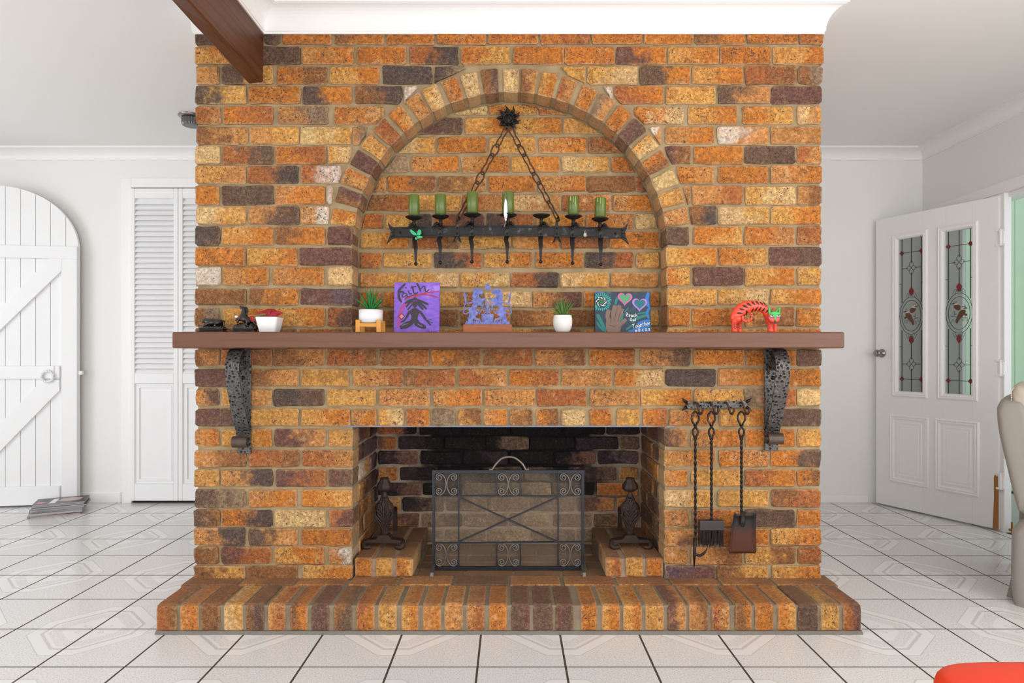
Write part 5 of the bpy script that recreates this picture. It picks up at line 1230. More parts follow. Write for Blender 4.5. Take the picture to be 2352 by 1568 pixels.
def petal(root, name, base, tip, w, droop, mat, up=.0, n=8, cupf=.25):
    base = Vector(base); tip = Vector(tip); d = tip-base; L_ = d.length; d.normalize(); side = d.cross(Vector((0, -1, .55)))
    side = side.normalized() if side.length > .05 else Vector((1, 0, 0)); nn = side.cross(d).normalized(); rows = []
    for i in range(n+1):
        t = i/n; wd = w*math.sin(PI*min(.97, .12+.86*t)**1.15)**.8; c = base+d*L_*t+nn*(droop*math.sin(PI*t)+up*t*t)
        rows.append([c+side*wd*s+nn*wd*cupf*(s*s) for s in (-1, -.5, 0, .5, 1)])
    o = MB().grid(rows).build(name, mat, root, True); m = o.modifiers.new('t', 'SOLIDIFY'); m.thickness = .0009; return o
cpt = lambda x, y, dy=0: (zf(x, y)[0], 2.645+dy, zf(x, y)[1])
for b, t, w in (((940, 530, -.005), (1010, 450, .02), .022), ((945, 528, -.006), (885, 452, .015), .022), ((960, 530, -.01), (1118, 490, -.01), .014), ((930, 530, -.01), (812, 500, -.012), .014), ((960, 530, .0), (1075, 530, -.03), .013), ((935, 530, -.005), (850, 512, .03), .013), ((950, 528, .0), (950, 470, .045), .022)):
    petal(rf, 'petal', cpt(*b), cpt(*t), w, .004, M_PETAL)
for b, t, w in (((820, 560, -.03), (770, 530, -.035), .006), ((820, 560, -.03), (765, 560, -.03), .006), ((820, 560, -.03), (790, 590, -.035), .006), ((820, 560, -.03), (825, 590, -.04), .005)): petal(rf, 'small_bract', cpt(*b), cpt(*t), w, .001, M_PETAL)
MB().tube(smooth_path([cpt(935, 505, -.02), cpt(880, 522, -.03), cpt(808, 565, -.032)], 5), .0018, 6).tube(smooth_path([cpt(930, 500, -.02), cpt(870, 512, -.03), cpt(812, 525, -.03)], 5), .0018, 6).build('stem', simple('green_stem', (96, 132, 56), .5), rf, True)
# ---- green spiky plant in a white pot on a wooden stand
DG = 2.665; zg = zmap(430, 620, 5.0043, DG); X = zg(2110, 0)[0]
gp = empty('green_plant_pot', (X, DG, ZS1), 'spiky bright green artificial plant in a white pot on a small wooden stand', 'plant')
sc_ = DG/F/5.0043; rz = lambda y: zg(0, y)[1]
MB().lathe([(.0, rz(604)), (.128*5.0043*DG/F*.2, rz(604)), (133*sc_, rz(598)), (134*sc_, rz(450)), (128*sc_, rz(450)), (126*sc_, rz(470)), (.001, rz(472))], (X, DG, 0), 40).build('pot', simple('matt_white_pot', (236, 236, 238), .45, 0, .01, 10), gp, True)
for a in (PI/4, 3*PI/4, -PI/4, -3*PI/4):
    r = 150*sc_*1.0; cx, cy = X+r*math.cos(a)*1.13*.78, DG+r*math.sin(a)*.9
    cx = X+(118*sc_ if math.cos(a) > 0 else -118*sc_); cy = DG+(118*sc_ if math.sin(a) > 0 else -118*sc_)
    MB().box(cx-25*sc_, cx+25*sc_, cy-20*sc_, cy+20*sc_, ZS1, rz(568 if math.sin(a) < 0 else 572), ch=.0012).build('stand_leg', M_WOODLT, gp)
MB().box(X-112*sc_, X+112*sc_, DG-118*sc_-.003, DG-118*sc_+.003, rz(648), rz(606), ch=.001).build('stand_rail', M_WOODLT, gp); MB().box(X-112*sc_, X+112*sc_, DG+118*sc_-.003, DG+118*sc_+.003, rz(648), rz(606), ch=.001).build('stand_rail', M_WOODLT, gp)
def blade(root, name, base, tip, w, mat, sag=.0, n=7):
    base, tip = Vector(base), Vector(tip); d = tip-base; L_ = d.length; side = d.cross(Vector((0, 1, 0))); side = side.normalized() if side.length > 1e-4 else Vector((1, 0, 0)); side = (side+Vector((0, jit(.5), 0))).normalized(); nn = side.cross(d).normalized(); rows = []
    for i in range(n+1):
        t = i/n; wd = w*(1-t**1.6)*(.75+.5*math.sin(PI*t*.9))+.0002; c = base+d*t+nn*jit(.0002)-Vector((0, 0, sag*t*t-sag*t)); rows.append([c-side*wd, c+nn*wd*-.45, c+side*wd])
    o = MB().grid(rows).build(name, mat, root, True); m = o.modifiers.new('t', 'SOLIDIFY'); m.thickness = .0012; return o
M_GRN = mat_petal('bright_green_leaf', (14, 128, 40), (6, 72, 24)); M_GRN2 = mat_petal('olive_green_leaf', (96, 136, 44), (36, 66, 26))
tips = [(1930, 315), (1985, 250), (2035, 195), (2075, 200), (2110, 178), (2150, 185), (2180, 215), (2215, 250), (2260, 300), (2265, 340), (2240, 410), (1975, 365), (1995, 395), (2050, 230), (2130, 230), (2165, 250), (2205, 300), (2020, 300), (2090, 250), (2235, 355), (2030, 395), (2190, 380), (1955, 345), (2005, 275), (2060, 210), (2095, 190), (2195, 235), (2240, 280), (2275, 330), (2225, 380), (2070, 300), (2140, 290)]
for k, (x, y) in enumerate(tips):
    u = (x-2110)/160; dy = jit(.035); bx_, bz_ = zg(2110+u*22, 452); tx, tz = zg(x, y); blade(gp, 'leaf', (bx_, DG+dy*.2, bz_), (tx, DG+dy, tz), .0040, M_GRN, .012*abs(u))
# ---- small succulent in a round white pot
DQ = 2.665; zq = zmap(1220, 620, 7.35, DQ); X = zq(532, 0)[0]; sq = DQ/F/7.35; rq = lambda y: zq(0, y)[1]
sp_ = empty('small_succulent_pot', (X, DQ, ZS1), 'small spiky succulent in a rounded white speckled pot', 'plant')
MB().lathe([(70*sq, ZS1), (100*sq, ZS1+.0012), (125*sq, rq(1010)), (152*sq, rq(950)), (163*sq, rq(880)), (160*sq, rq(810)), (150*sq, rq(765)), (147*sq, rq(752)), (140*sq, rq(752)), (140*sq, rq(775)), (.001, rq(776))], (X, DQ, 0), 36).build('pot', simple('speckled_white_pot', (232, 230, 228), .5, 0, .06, 140, .1, .001), sp_, True)
for x, y in [(325, 570), (350, 520), (395, 480), (440, 460), (480, 445), (510, 435), (555, 440), (580, 455), (650, 475), (700, 490), (765, 505), (735, 545), (310, 725), (380, 600), (700, 600), (460, 500), (620, 500), (520, 470), (760, 735), (330, 640), (540, 480)]:
    u = (x-535)/210; dy = jit(.03); b = zq(535+u*30, 752); t = zq(x, y); blade(sp_, 'leaf', (b[0], DQ+dy*.2, b[1]), (t[0], DQ+dy, t[1]), .0032, M_GRN2, .014*abs(u)**1.5)
# ---- brush stroke helpers for the two painted canvases
def stroke(mb, pts, w, y, mp, n=6, y2=.0006, taper=.35):
    y = y-random.random()*.00025
    P2 = smooth_path([(a, 0, b) for a, b in pts], n) if len(pts) > 2 else [Vector((pts[0][0]+(pts[1][0]-pts[0][0])*i/4, 0, pts[0][1]+(pts[1][1]-pts[0][1])*i/4)) for i in range(5)]
    m = len(P2); A, B = [], []
    for i, p in enumerate(P2):
        t = (P2[min(i+1, m-1)]-P2[max(i-1, 0)]); t = t.normalized() if t.length > 0 else Vector((1, 0, 0)); nx, nz = -t.z, t.x
        k = i/(m-1); ww = w/2*(taper+(1-taper)*min(1, 4*min(k+.06, 1.06-k))); A.append((p.x+nx*ww, p.z+nz*ww)); B.append((p.x-nx*ww, p.z-nz*ww))
    vs = []
    for (a, b) in zip(A, B):
        for (x, z) in (a, b): X_, Z_ = mp(x, z); vs.append((X_, y, Z_))
    fs = [(2*i, 2*i+1, 2*i+3, 2*i+2) for i in range(m-1)]
    k = len(vs); vs += [(a, b+y2, c) for a, b, c in vs]; fs += [tuple(k+q for q in f[::-1]) for f in fs]; fs += [(0, k, k+1, 1)]
    for i in range(m-1): fs += [(2*i, 2*i+2, k+2*i+2, k+2*i), (2*i+1, k+2*i+1, k+2*i+3, 2*i+3)]
    mb.add(vs, fs)
def ell(cx, cy, rx, ry, n=20, rot=0): return [(cx+rx*math.cos(t)*math.cos(rot)-ry*math.sin(t)*math.sin(rot), cy+rx*math.cos(t)*math.sin(rot)+ry*math.sin(t)*math.cos(rot)) for t in [2*PI*i/n for i in range(n)]]
def canvas(name, label, mp, corners, mat, D, lean, thick=.018):
    """canvas built upright at D then leaned back about its lower front edge"""
    (x0, y0), (x1, y1) = corners; a, b = mp(x0, y1), mp(x1, y0); z0 = ZS1+.0005
    root = empty(name, ((a[0]+b[0])/2, D, z0), label, 'painting'); root['_w'] = 0; del root['_w']
    bd = MB().box(a[0], b[0], D, D+thick, z0, b[1], ch=.0015).build('canvas', mat, root)
    root.rotation_euler = (-lean, 0, 0); return root, bd
def flat(name, poly, y, mp, mat, parent, t=.0006): return MB().prism([mp(a, b) for a, b in poly], y, y+t).build(name, mat, parent)
def mat_paint(nm, a, b, c=None, sc=30):
    t = NT(nm); o = t.obj(); mpn = t.n('ShaderNodeMapping'); t.L(o, mpn.inputs[0]); mpn.inputs['Rotation'].default_value = (0, .6, 0); mpn.inputs['Scale'].default_value = (1, 1, 3.2)
    n = t.noise(mpn.outputs[0], sc, 5, .6, .5); col = t.mix(t.ramp(n, .35, .65), lin(a), lin(b))
    if c: col = t.mix(t.ramp(t.noise(o, sc*.45, 3), .55, .68), col, lin(c))
    t.bsdf(col, .6, 0, t.bump(n, .15, .001)); return t.m
paint = lambda nm, rgb: simple('paint_'+nm, rgb, .6, 0, .12, 60)
# ---- purple canvas
DP = 2.715; zp = zmap(860, 620, 6.189, DP)
fc, fb_ = canvas('purple_canvas', 'purple painted canvas with the word Faith and a dark meditating figure', zp, ((272, 150), (922, 880)), mat_paint('purple_paint', (136, 98, 206), (118, 80, 192), (162, 124, 218)), DP, math.radians(5))
ink = paint('charcoal', (52, 46, 52)); red = paint('crimson', (172, 40, 72)); y_ = DP-.0007
mb = MB()
for pts, w in (([(432, 165), (385, 215), (345, 260), (328, 290)], 32), ([(345, 262), (338, 320), (345, 380), (385, 438)], 34), ([(328, 292), (372, 284), (415, 292)], 26),
  ([(452, 318), (415, 305), (388, 335), (398, 362), (430, 352), (452, 318)], 17), ([(452, 310), (455, 345), (478, 350)], 17), ([(470, 262), (485, 300), (505, 318), (525, 305)], 18), ([(428, 222), (446, 232)], 18),
  ([(518, 195), (540, 250), (555, 300), (590, 312), (610, 285)], 20), ([(500, 230), (545, 215), (585, 205)], 15), ([(592, 160), (625, 215), (650, 285)], 26), ([(640, 262), (680, 215), (708, 215), (715, 262), (735, 285), (775, 245)], 18), ([(425, 388), (500, 355), (600, 328)], 26)): stroke(mb, pts, w, y_, zp)
mb.build('lettering', ink, fc)
mb = MB()
for pts, w in (([(412, 405), (500, 362), (640, 322), (760, 300), (905, 280)], 16), ([(560, 362), (660, 325), (780, 335), (908, 370)], 18), ([(900, 275), (915, 280)], 16)): stroke(mb, pts, w, y_-.0003, zp)
mb.build('red_brush_mark', red, fc)
mb = MB(); stroke(mb, [(470, 430), (405, 490), (370, 575), (350, 690), (335, 800)], 56, y_, zp); mb.build('red_brush_arc', paint('dusky_magenta', (160, 70, 150)), fc)
fig = MB(); yf_ = y_-.0007
for poly in (ell(570, 465, 34, 52), [(495, 560), (530, 530), (555, 520), (590, 520), (615, 535), (645, 560), (632, 600), (615, 640), (612, 680), (635, 705), (560, 745), (500, 705), (522, 680), (525, 640), (505, 600)]): fig.prism([zp(a, b) for a, b in poly], yf_, yf_+.0006)
for pts, w in (([(500, 560), (475, 610), (450, 670)], 34), ([(450, 660), (420, 700), (370, 725)], 24), ([(640, 560), (690, 630), (735, 695)], 34), ([(735, 690), (770, 730), (800, 770)], 22), ([(745, 700), (790, 720), (830, 735)], 10), ([(750, 700), (790, 690), (810, 680)], 10), ([(545, 725), (470, 740), (400, 785), (368, 805)], 58), ([(375, 800), (450, 795), (545, 740)], 34), ([(580, 720), (650, 760), (730, 805)], 56), ([(570, 745), (650, 790), (735, 800)], 34),
  ([(560, 395), (500, 410), (425, 455)], 34), ([(545, 420), (490, 450), (445, 510)], 26), ([(545, 450), (505, 500), (465, 550)], 20), ([(575, 395), (650, 420), (765, 470)], 34), ([(600, 430), (670, 470), (740, 540)], 30), ([(600, 450), (650, 500), (690, 545)], 28), ([(555, 400), (570, 385), (590, 400)], 40)): stroke(fig, pts, w, yf_, zp)
fig.build('meditating_figure', ink, fc)
mb = MB(); 
for pts in ([(385, 780), (430, 755), (480, 745)], [(610, 745), (650, 770), (685, 785)]): stroke(mb, pts, 7, yf_-.0005, zp)
mb.build('highlight_line', paint('pale_violet', (150, 128, 190)), fc)
flat('diamond_outline', [(335, 640), (385, 595), (432, 640), (380, 690)], yf_-.0003, zp, ink, fc); flat('pink_diamond', [(350, 640), (385, 608), (420, 640), (380, 675)], yf_-.0008, zp, paint('pink', (240, 120, 140)), fc)
GLY = {'R': [[(0, 0), (0, 1), (.55, .95), (.55, .6), (.02, .5), (.6, 0)]], 'e': [[(.05, .3), (.5, .35), (.45, .55), (.15, .55), (.05, .3), (.15, .03), (.5, .08)]], 'a': [[(.5, .5), (.2, .55), (.05, .25), (.2, .02), (.48, .2), (.5, .5)], [(.5, .5), (.52, .1), (.62, 0)]], 'c': [[(.5, .5), (.2, .55), (.05, .28), (.2, .02), (.52, .08)]],
 'h': [[(.05, 1), (.05, 0)], [(.05, .35), (.3, .55), (.48, .4), (.5, 0)]], 'O': [[(.35, .95), (.05, .6), (.1, .1), (.5, .05), (.65, .5), (.5, .9), (.35, .95)]], 'u': [[(.05, .55), (.08, .1), (.3, .02), (.48, .2)], [(.48, .55), (.5, .1), (.6, 0)]], 't': [[(.25, .9), (.25, .1), (.42, 0)], [(.02, .58), (.5, .6)]], 'T': [[(0, .95), (.75, 1)], [(.38, .97), (.34, 0)]], 'o': [[(.3, .55), (.06, .3), (.28, .02), (.52, .28), (.3, .55)]],
 'g': [[(.5, .5), (.2, .55), (.06, .28), (.25, .05), (.5, .28)], [(.5, .52), (.5, -.3), (.25, -.42), (.05, -.28)]], 'r': [[(.06, .55), (.08, 0)], [(.08, .35), (.25, .55), (.42, .5)]], 'w': [[(0, .55), (.15, .02), (.32, .45), (.48, .02), (.66, .55)]], 'n': [[(.05, .55), (.06, 0)], [(.06, .35), (.3, .56), (.47, .4), (.5, 0)]],
 'L': [[(0, 1), (0, 0), (.45, .02)]], 'I': [[(.1, 1), (.1, 0)]], 'S': [[(.5, .85), (.25, 1), (.05, .75), (.45, .35), (.3, .02), (0, .12)]], 'A': [[(0, 0), (.3, 1), (.55, 0)], [(.12, .4), (.45, .4)]], 'B': [[(0, 0), (0, 1), (.45, .85), (.05, .55), (.5, .3), (.35, .02), (0, 0)]], ' ': []}
def write(mb, txt, x, y, h, w, y3, mp, slope=0, adv=.78):
    for ch_ in txt:
        for st_ in GLY[ch_]: stroke(mb, [(x+a*h*.8, y-b*h-slope*(a*h*.8)) for a, b in st_], w, y3, mp, 4, .0005, .6)
        wd = {'I': .35, ' ': .5, 'w': .85, 'T': .75, 'O': .8, 'R': .7}.get(ch_, adv*.8)*h; x += wd; y -= slope*wd
mb = MB(); write(mb, 'LISA', 738, 866, 22, 3.4, y_, zp); write(mb, 'Brown', 806, 866, 24, 3.4, y_, zp); mb.build('signature', ink, fc)
# ---- hand canvas
DW = 2.715; zw = zmap(1220, 620, 7.35, DW)
wc, wb = canvas('hand_canvas', 'dark blue painted canvas with a brown hand, two hearts and white lettering', zw, ((1078, 341), (2026, 1030)), mat_paint('night_teal_paint', (44, 50, 72), (36, 62, 80), (24, 110, 118), 26), DW, math.radians(4))
y_ = DW-.0007; teal = paint('teal', (40, 158, 148)); white = paint('white', (236, 238, 240)); lil = paint('lilac', (168, 118, 200)); pink = paint('rose', (196, 98, 150))
mb = MB()
for pts, w in (([(1990, 350), (1960, 480), (1990, 600)], 60), ([(2010, 600), (1960, 700), (1990, 800)], 40), ([(1700, 1010), (1850, 960), (2010, 900)], 70), ([(1780, 900), (1900, 850), (2010, 830)], 50), ([(1640, 1010), (1800, 1005), (2020, 1005)], 40), ([(1250, 352), (1100, 350), (1084, 380)], 14)): mb = MB(); stroke(mb, pts, w, y_, zw); mb.build('blue_brush_mark', paint('bright_blue', (36, 110, 184)), wc)
mb = MB()
for pts, w in (([(1120, 720), (1180, 850), (1260, 1020)], 60), ([(1110, 850), (1160, 940), (1230, 1010)], 36), ([(1560, 700), (1540, 760), (1520, 850)], 40), ([(1600, 990), (1680, 930), (1740, 900)], 36), ([(1700, 860), (1800, 790), (1990, 730)], 50), ([(1790, 720), (1900, 700), (2000, 690)], 26), ([(1480, 420), (1440, 500), (1430, 560)], 46), ([(1650, 610), (1600, 670), (1590, 690)], 20)): mb = MB(); stroke(mb, pts, w, y_+.0001, zw); mb.build('green_brush_mark', paint('sea_green', (26, 118, 112)), wc)
y2 = y_-.0006; mb = MB()
for k in range(26):
    a = 2*PI*k/26; r0 = 108+jit(8); r1 = 165+jit(12); p0 = (1190+r0*math.cos(a), 515+r0*math.sin(a)*.95); p1 = (1190+r1*math.cos(a), 515+r1*math.sin(a)*.95)
    if p1[0] < 1086: p1 = (1086, p1[1])
    if p1[1] < 350: p1 = (p1[0], 350)
    if p0[0] > 1088: stroke(mb, [p0, ((p0[0]+p1[0])/2+2, (p0[1]+p1[1])/2), p1], 20, y2, zw)
mb.build('flower_ray', teal, wc)
flat('flower_centre', ell(1190, 505, 46, 42), y2, zw, paint('leaf_green', (40, 110, 66)), wc)
mb = MB()
for k in range(46): a = 2.399*k; r = 58+38*((k*7) % 10)/10; mb.prism([zw(x, y) for x, y in ell(1190+r*math.cos(a), 508+r*math.sin(a)*.92, 6, 6, 8)], y2-.0001, y2+.0006)
tag(mb.build('flower_dots', white, wc), kind='stuff')
def heart(cx, cy, s, rot):
    pts = []
    for i in range(40):
        t = 2*PI*i/40; x = 16*math.sin(t)**3; z = 13*math.cos(t)-5*math.cos(2*t)-2*math.cos(3*t)-math.cos(4*t); x, z = x*s/17, -z*s/17
        pts.append((cx+x*math.cos(rot)-z*math.sin(rot), cy+x*math.sin(rot)+z*math.cos(rot)))
    return pts
flat('heart_outline', heart(1590, 455, 132, .06), y2, zw, pink, wc); flat('heart_fill', heart(1592, 452, 98, .06), y2-.0006, zw, paint('soft_green', (84, 150, 112)), wc)
flat('heart_outline', heart(1836, 552, 136, .03), y2-.0002, zw, lil, wc); flat('heart_fill', heart(1838, 548, 100, .03), y2-.0008, zw, paint('deep_teal', (18, 108, 116)), wc)
hd_ = MB()
for pts, w in (([(1330, 900), (1290, 760), (1318, 650)], 74), ([(1375, 860), (1390, 700), (1425, 570)], 74), ([(1420, 860), (1460, 690), (1500, 570)], 72), ([(1450, 880), (1500, 740), (1545, 630)], 66), ([(1440, 960), (1530, 880), (1605, 805)], 66)): stroke(hd_, pts, w, y2, zw, 6, .0006, .7)
hd_.prism([zw(a, b) for a, b in [(1262, 860), (1300, 800), (1400, 790), (1490, 830), (1530, 900), (1505, 1000), (1490, 1028), (1290, 1028), (1262, 960)]], y2, y2+.0006)
hd_.build('painted_hand', paint('umber', (122, 98, 88)), wc)
mb = MB()
for pts in ([(1345, 880), (1350, 780), (1345, 690)], [(1410, 840), (1430, 720), (1465, 610)], [(1465, 850), (1490, 750), (1525, 660)], [(1320, 900), (1380, 930), (1440, 920)], [(1480, 960), (1520, 920), (1560, 880)]): stroke(mb, pts, 7, y2-.0005, zw)
mb.build('finger_line', paint('dark_umber', (70, 54, 54)), wc)
mb = MB(); stroke(mb, [(1318, 640), (1325, 660)], 16, y2-.0005, zw); stroke(mb, [(1522, 590), (1525, 630)], 14, y2-.0005, zw); mb.build('painted_nail', red, wc)
mb = MB(); yw = y2-.0009
write(mb, 'Reach', 1606, 768, 62, 8, yw, zw, -.02); write(mb, 'Out', 1672, 838, 56, 8, yw, zw); write(mb, 'Together', 1706, 968, 70, 8, yw, zw, .22, .68); write(mb, 'we', 1752, 1024, 68, 8, yw, zw, .03); write(mb, 'can', 1872, 1012, 74, 8, yw, zw, .04, .82)
mb.build('lettering', white, wc)
# ---- heraldic metal letter holder
DM = 2.665; zm = zmap(860, 620, 6.189, DM)
hm = empty('heraldic_letter_holder', (zm(1607, 0)[0], DM, ZS1), 'purple blue cut metal crest of two lions and a shield on a wooden base', 'ornament')
def mat_violet():
    t = NT('violet_metal'); o = t.obj(); n = t.ramp(t.noise(o, 60, 5, .7), .3, .7); s = t.n('ShaderNodeSeparateXYZ'); t.L(o, s.inputs[0])
    c = t.mix(n, lin((108, 116, 176)), lin((64, 66, 124))); c = t.mix(t.ramp(t.math('ADD', s.outputs[2], t.math('MULTIPLY', n, .02)), .05, .028), c, lin((92, 60, 120)))
    t.bsdf(c, .38, .45, t.bump(n, .15, .001)); return t.m
M_VIO = mat_violet(); mid = 1607
a, b = zm(1262, 875), zm(1957, 765); MB().box(a[0], b[0], DM-.012, DM+.03, ZS1, b[1], ch=.002).build('wooden_base', mat_wood('warm_wood', (164, 92, 44), (120, 60, 28), 0, 2, .45, .5), hm)
LION = [(1395, 300), (1405, 268), (1440, 255), (1465, 243), (1500, 250), (1530, 272), (1552, 305), (1545, 335), (1522, 338), (1495, 330), (1488, 350), (1510, 385), (1540, 395), (1575, 378), (1596, 388), (1590, 405), (1560, 420), (1540, 440), (1538, 480), (1552, 500), (1545, 520), (1500, 492), (1450, 520), (1430, 548), (1470, 575), (1490, 600), (1465, 625), (1440, 640), (1450, 665), (1500, 680), (1530, 720), (1500, 725), (1440, 695), (1405, 690), (1395, 720), (1420, 745), (1345, 745), (1318, 735), (1330, 700), (1315, 670), (1345, 640), (1335, 600), (1338, 550), (1360, 520), (1392, 490), (1400, 455), (1380, 425), (1392, 395), (1383, 365), (1396, 335)]
jag = []
for i_, (x, y) in enumerate(LION):
    jag.append((x, y)); x2, y2_ = LION[(i_+1) % len(LION)]; L_ = math.hypot(x2-x, y2_-y)
    if L_ > 22: jag.append(((x+x2)/2+(y2_-y)/L_*-9, (y+y2_)/2+(x2-x)/L_*9*(1 if i_ % 2 else .3)))
LION = jag
for s in (1, -1):
    mp_ = lambda x, y: zm(mid+(x-mid)*s, y)
    MB().prism([mp_(x, y) for x, y in LION], DM-.003, DM).build('lion', M_VIO, hm)
    tl = MB()
    for pts, w in (([(1350, 520), (1300, 540), (1268, 570), (1275, 605), (1310, 612), (1332, 590)], 15), ([(1395, 448), (1330, 462), (1300, 440), (1292, 380), (1272, 300)], 24), ([(1300, 440), (1285, 480), (1270, 530)], 13), ([(1295, 385), (1312, 360), (1318, 330)], 10), ([(1300, 560), (1290, 530), (1305, 515)], 9)): stroke(tl, pts, w, DM-.0028, mp_, 6, .0026, .5)
    tl.build('tail', M_VIO, hm)
    mt = MB()
    for pts, w in (([(1588, 400), (1575, 450), (1590, 500), (1580, 560), (1600, 610)], 11), ([(1560, 460), (1540, 520), (1560, 580)], 9), ([(1600, 520), (1560, 540), (1520, 560), (1500, 600)], 11), ([(1440, 560), (1480, 560), (1500, 620)], 13), ([(1600, 570), (1570, 600), (1540, 630)], 12)): stroke(mt, pts, w, DM-.0026, mp_, 6, .0024, .5)
    mt.build('mantling', M_VIO, hm)
    gr = MB(); base = [(1290, 768), (1290, 735)]
    for k in range(9): base += [(1300+k*28, 738-10*math.sin(PI*k/8)), (1312+k*28, 712-16*math.sin(PI*k/8)+jit(6))]
    base += [(1560, 730), (1590, 768)]
    gr.prism([mp_(x, y) for x, y in base], DM-.004, DM-.001); gr.build('grassy_mount', M_VIO, hm)
MB().prism([zm(x, y) for x, y in [(1520, 612), (1560, 622), (1607, 612), (1652, 622), (1694, 612), (1690, 690), (1660, 755), (1607, 808), (1553, 755), (1525, 690)]], DM-.007, DM-.004).build('shield', M_VIO, hm)
MB().prism([zm(x, y) for x, y in [(1600, 430), (1614, 430), (1616, 612), (1598, 612)]], DM-.006, DM-.003).build('crest_stem', M_VIO, hm)
MB().prism([zm(x, y) for x, y in [(1607, 172), (1632, 205), (1655, 235), (1650, 258), (1680, 275), (1660, 280), (1620, 258), (1607, 264), (1570, 258), (1565, 235), (1582, 205)]], DM-.003, DM).build('top_leaf', M_VIO, hm)
# ---- arched striped cat
DK = 2.65; zk = zmap(1620, 650, 9.8, DK); sk_ = DK/F/9.8
M_CAT = simple('coral_red_paint', (240, 78, 52), .35, 0, .05, 20, coat=.2); M_CATG = simple('green_mask_paint', (30, 186, 66), .3, 0, .04, 20, coat=.2); M_CATB = simple('black_stripe_paint', (40, 28, 26), .4)
ct = empty('striped_cat_sculpture', (zk(1100, 0)[0], DK, ZS1), 'coral red arched cat sculpture with black stripes and green face', 'sculpture')
spine = smooth_path([zk(628, 870)[:1]+(DK,)+zk(628, 870)[1:], (zk(690, 740)[0], DK, zk(0, 740)[1]), (zk(775, 620)[0], DK, zk(0, 620)[1]), (zk(910, 530)[0], DK, zk(0, 530)[1]), (zk(1090, 498)[0], DK, zk(0, 498)[1]), (zk(1260, 535)[0], DK, zk(0, 535)[1]), (zk(1390, 640)[0], DK, zk(0, 640)[1]), (zk(1440, 770)[0], DK, zk(0, 770)[1]), (zk(1445, 900)[0], DK, zk(0, 900)[1])], 6)
rr = []
for i in range(len(spine)):
    t = i/(len(spine)-1); rr.append(1.1*sk_*(100+38*math.sin(PI*min(1, t*1.5))-20*t if t < .75 else 105-35*(t-.75)/.25))
for i in range(6): rr[i] *= .62+.38*i/6
MB().tube(spine, rr, 20, flat=.8).build('body', M_CAT, ct, True)
hx_, hz_ = zk(712, 792); MB().ball((hx_, DK, hz_), 118*sk_, .026, 100*sk_, 18, 12).build('haunch', M_CAT, ct, True)
def leg(x0, x1, y0, yy, wt=1):
    xm = (x0+x1)/2; r = (x1-x0)/2*sk_; X_ = zk(xm, 0)[0]
    MB().tube([(X_, yy, zk(0, y0)[1]), (X_, yy, zk(0, 1000)[1]), (X_, yy-.002, ZS1+.007), (X_, yy-.004, ZS1)], [r*1.05, r*.95, r*1.05, r*1.1], 14).build('leg', M_CAT, ct, True)
leg(570, 690, 790, DK-.012); leg(728, 850, 800, DK+.012); leg(1375, 1500, 860, DK-.012); leg(1560, 1655, 900, DK+.020)
tail = smooth_path([(zk(x, y)[0], DK-.024, zk(x, y)[1]) for x, y in [(800, 740), (800, 800), (830, 845), (890, 855), (960, 825), (1000, 760), (990, 700), (960, 660), (945, 632)]], 6)
MB().tube(tail, [sk_*(36-17*i/(len(tail)-1)) for i in range(len(tail))], 12).build('tail', M_CAT, ct, True)
dh = DK-.04
zkh = zmap(1620, 650, 9.8, DK-.04)
def slabp(name, poly, y0, y1, mat, bev=.0025, par=ct): return MB().prism([zkh(a, b) for a, b in poly], y0, y1).build(name, mat, par, bevel=bev)
face_p = slabp('head', [(1438, 700), (1450, 650), (1690, 650), (1695, 760), (1680, 840), (1640, 870), (1565, 885), (1500, 870), (1450, 840), (1430, 780)], dh, dh+.026, M_CAT, .006)
slabp('ear', [(1442, 690), (1432, 520), (1470, 560), (1540, 640), (1545, 690)], dh+.002, dh+.012, M_CATG, .002); slabp('ear', [(1590, 690), (1600, 620), (1660, 550), (1702, 538), (1690, 690)], dh+.002, dh+.012, M_CATG, .002)
slabp('ear_inner', [(1475, 640), (1472, 570), (1525, 635), (1505, 645)], dh+.0008, dh+.003, M_CATB, 0, ct); slabp('ear_inner', [(1615, 645), (1660, 580), (1672, 575), (1655, 650)], dh+.0008, dh+.003, M_CATB, 0, ct)
slabp('green_mask', [(1440, 705), (1470, 660), (1560, 632), (1660, 655), (1694, 705), (1610, 705), (1592, 740), (1590, 790), (1568, 826), (1548, 790), (1545, 740), (1530, 705)], dh-.003, dh+.001, M_CATG, .001)
for x in (1495, 1640):
    slabp('eye_shadow', ell(x, 745, 52, 30, 14), dh-.0012, dh+.001, paint('mauve', (120, 92, 142)), 0); slabp('eye_white', ell(x+2, 726, 46, 20, 14), dh-.0022, dh+.001, paint('eye_white', (240, 222, 224)), 0); slabp('eye_lid', [(x-48, 715), (x, 700), (x+50, 712), (x+46, 720), (x, 712), (x-46, 724)], dh-.0026, dh+.001, M_CATB, 0); slabp('pupil', ell(x+6, 722, 15, 16, 12), dh-.0028, dh+.001, M_CATB, 0)
slabp('nose', [(1568, 825), (1545, 855), (1550, 875), (1590, 875), (1592, 855)], dh-.003, dh+.001, M_CATB, .0005)
ms = MB(); stroke(ms, [(1430, 790), (1450, 850), (1500, 880), (1565, 888), (1640, 878), (1690, 830)], 9, dh-.0012, zkh, 5, .001); ms.build('mouth_line', M_CATB, ct)
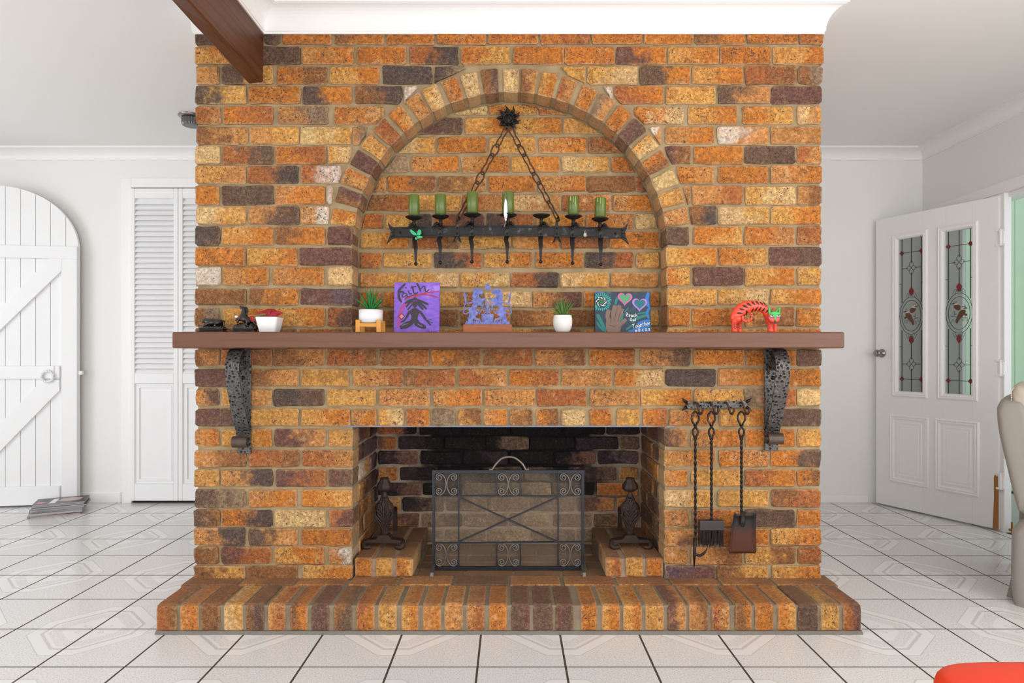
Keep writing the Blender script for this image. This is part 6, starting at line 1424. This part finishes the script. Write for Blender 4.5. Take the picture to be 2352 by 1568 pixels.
# stripes follow the body's rounded front
def on_body(x, y):
    X_, Z_ = zk(x, y); best = min(range(len(spine)), key=lambda i: (spine[i].x-X_)**2+(spine[i].z-Z_)**2); d2 = (spine[best].x-X_)**2+(spine[best].z-Z_)**2; r = rr[best]
    return (X_, DK-.8*math.sqrt(max(0, r*r-d2))-.0009, Z_)
def drop(x0, y0, x1, y1, w):
    n = 7; L_ = math.hypot(x1-x0, y1-y0); ux, uy = (x1-x0)/L_, (y1-y0)/L_; rows = []
    for i in range(n+1):
        t = i/n; ww = w/2*(math.sin(PI*min(1, (t+.03)*2.2)/2) if t < .4 else (1-(t-.4)/.6)**.8)+.6
        cx, cy = x0+ux*L_*t, y0+uy*L_*t; rows.append([on_body(cx-uy*ww, cy+ux*ww), on_body(cx, cy), on_body(cx+uy*ww, cy-ux*ww)])
    o = MB().grid(rows).build('stripe', M_CATB, ct, True); m = o.modifiers.new('t', 'SOLIDIFY'); m.thickness = .0008
for d in ((668, 665, 815, 672, 42), (722, 570, 850, 602, 44), (800, 495, 930, 550, 46), (890, 435, 1005, 515, 48), (1005, 400, 1090, 490, 46), (1110, 388, 1180, 485, 44), (1210, 395, 1275, 500, 42), (1310, 412, 1355, 520, 38), (1020, 640, 1055, 540, 32), (1090, 622, 1155, 510, 34), (1175, 612, 1235, 515, 34), (1255, 625, 1325, 535, 34), (1330, 660, 1400, 565, 34), (885, 600, 930, 730, 36), (845, 690, 890, 790, 34), (770, 735, 815, 730, 30)): drop(*d)
lg = MB(); 
for cx, yy in ((632, DK-.012), (790, DK+.012), (1440, DK-.012)):
    for k in range(4):
        for s in (-1, 1):
            y0 = 900+k*38; X0, Z0_ = zk(cx+s*6, y0); X1, Z1_ = zk(cx+s*36, y0-40); yv = yy-60*sk_*.95
            lg.tube([(X0, yv-.0002, Z0_), ((X0+X1)/2, yv+.0006, (Z0_+Z1_)/2), (X1, yv+.0035, Z1_)], [.0012, .0018, .0006], 5)
tag(lg.build('leg_marks', M_CATB, ct), kind='stuff')
tl = MB()
for i in range(6, len(tail)-4, 6): p = tail[i]; tl.ball((p.x, p.y-sk_*(30-15*i/len(tail)), p.z), .003, .0012, .0022, 8, 6)
tag(tl.build('tail_spots', M_CATB, ct), kind='stuff')
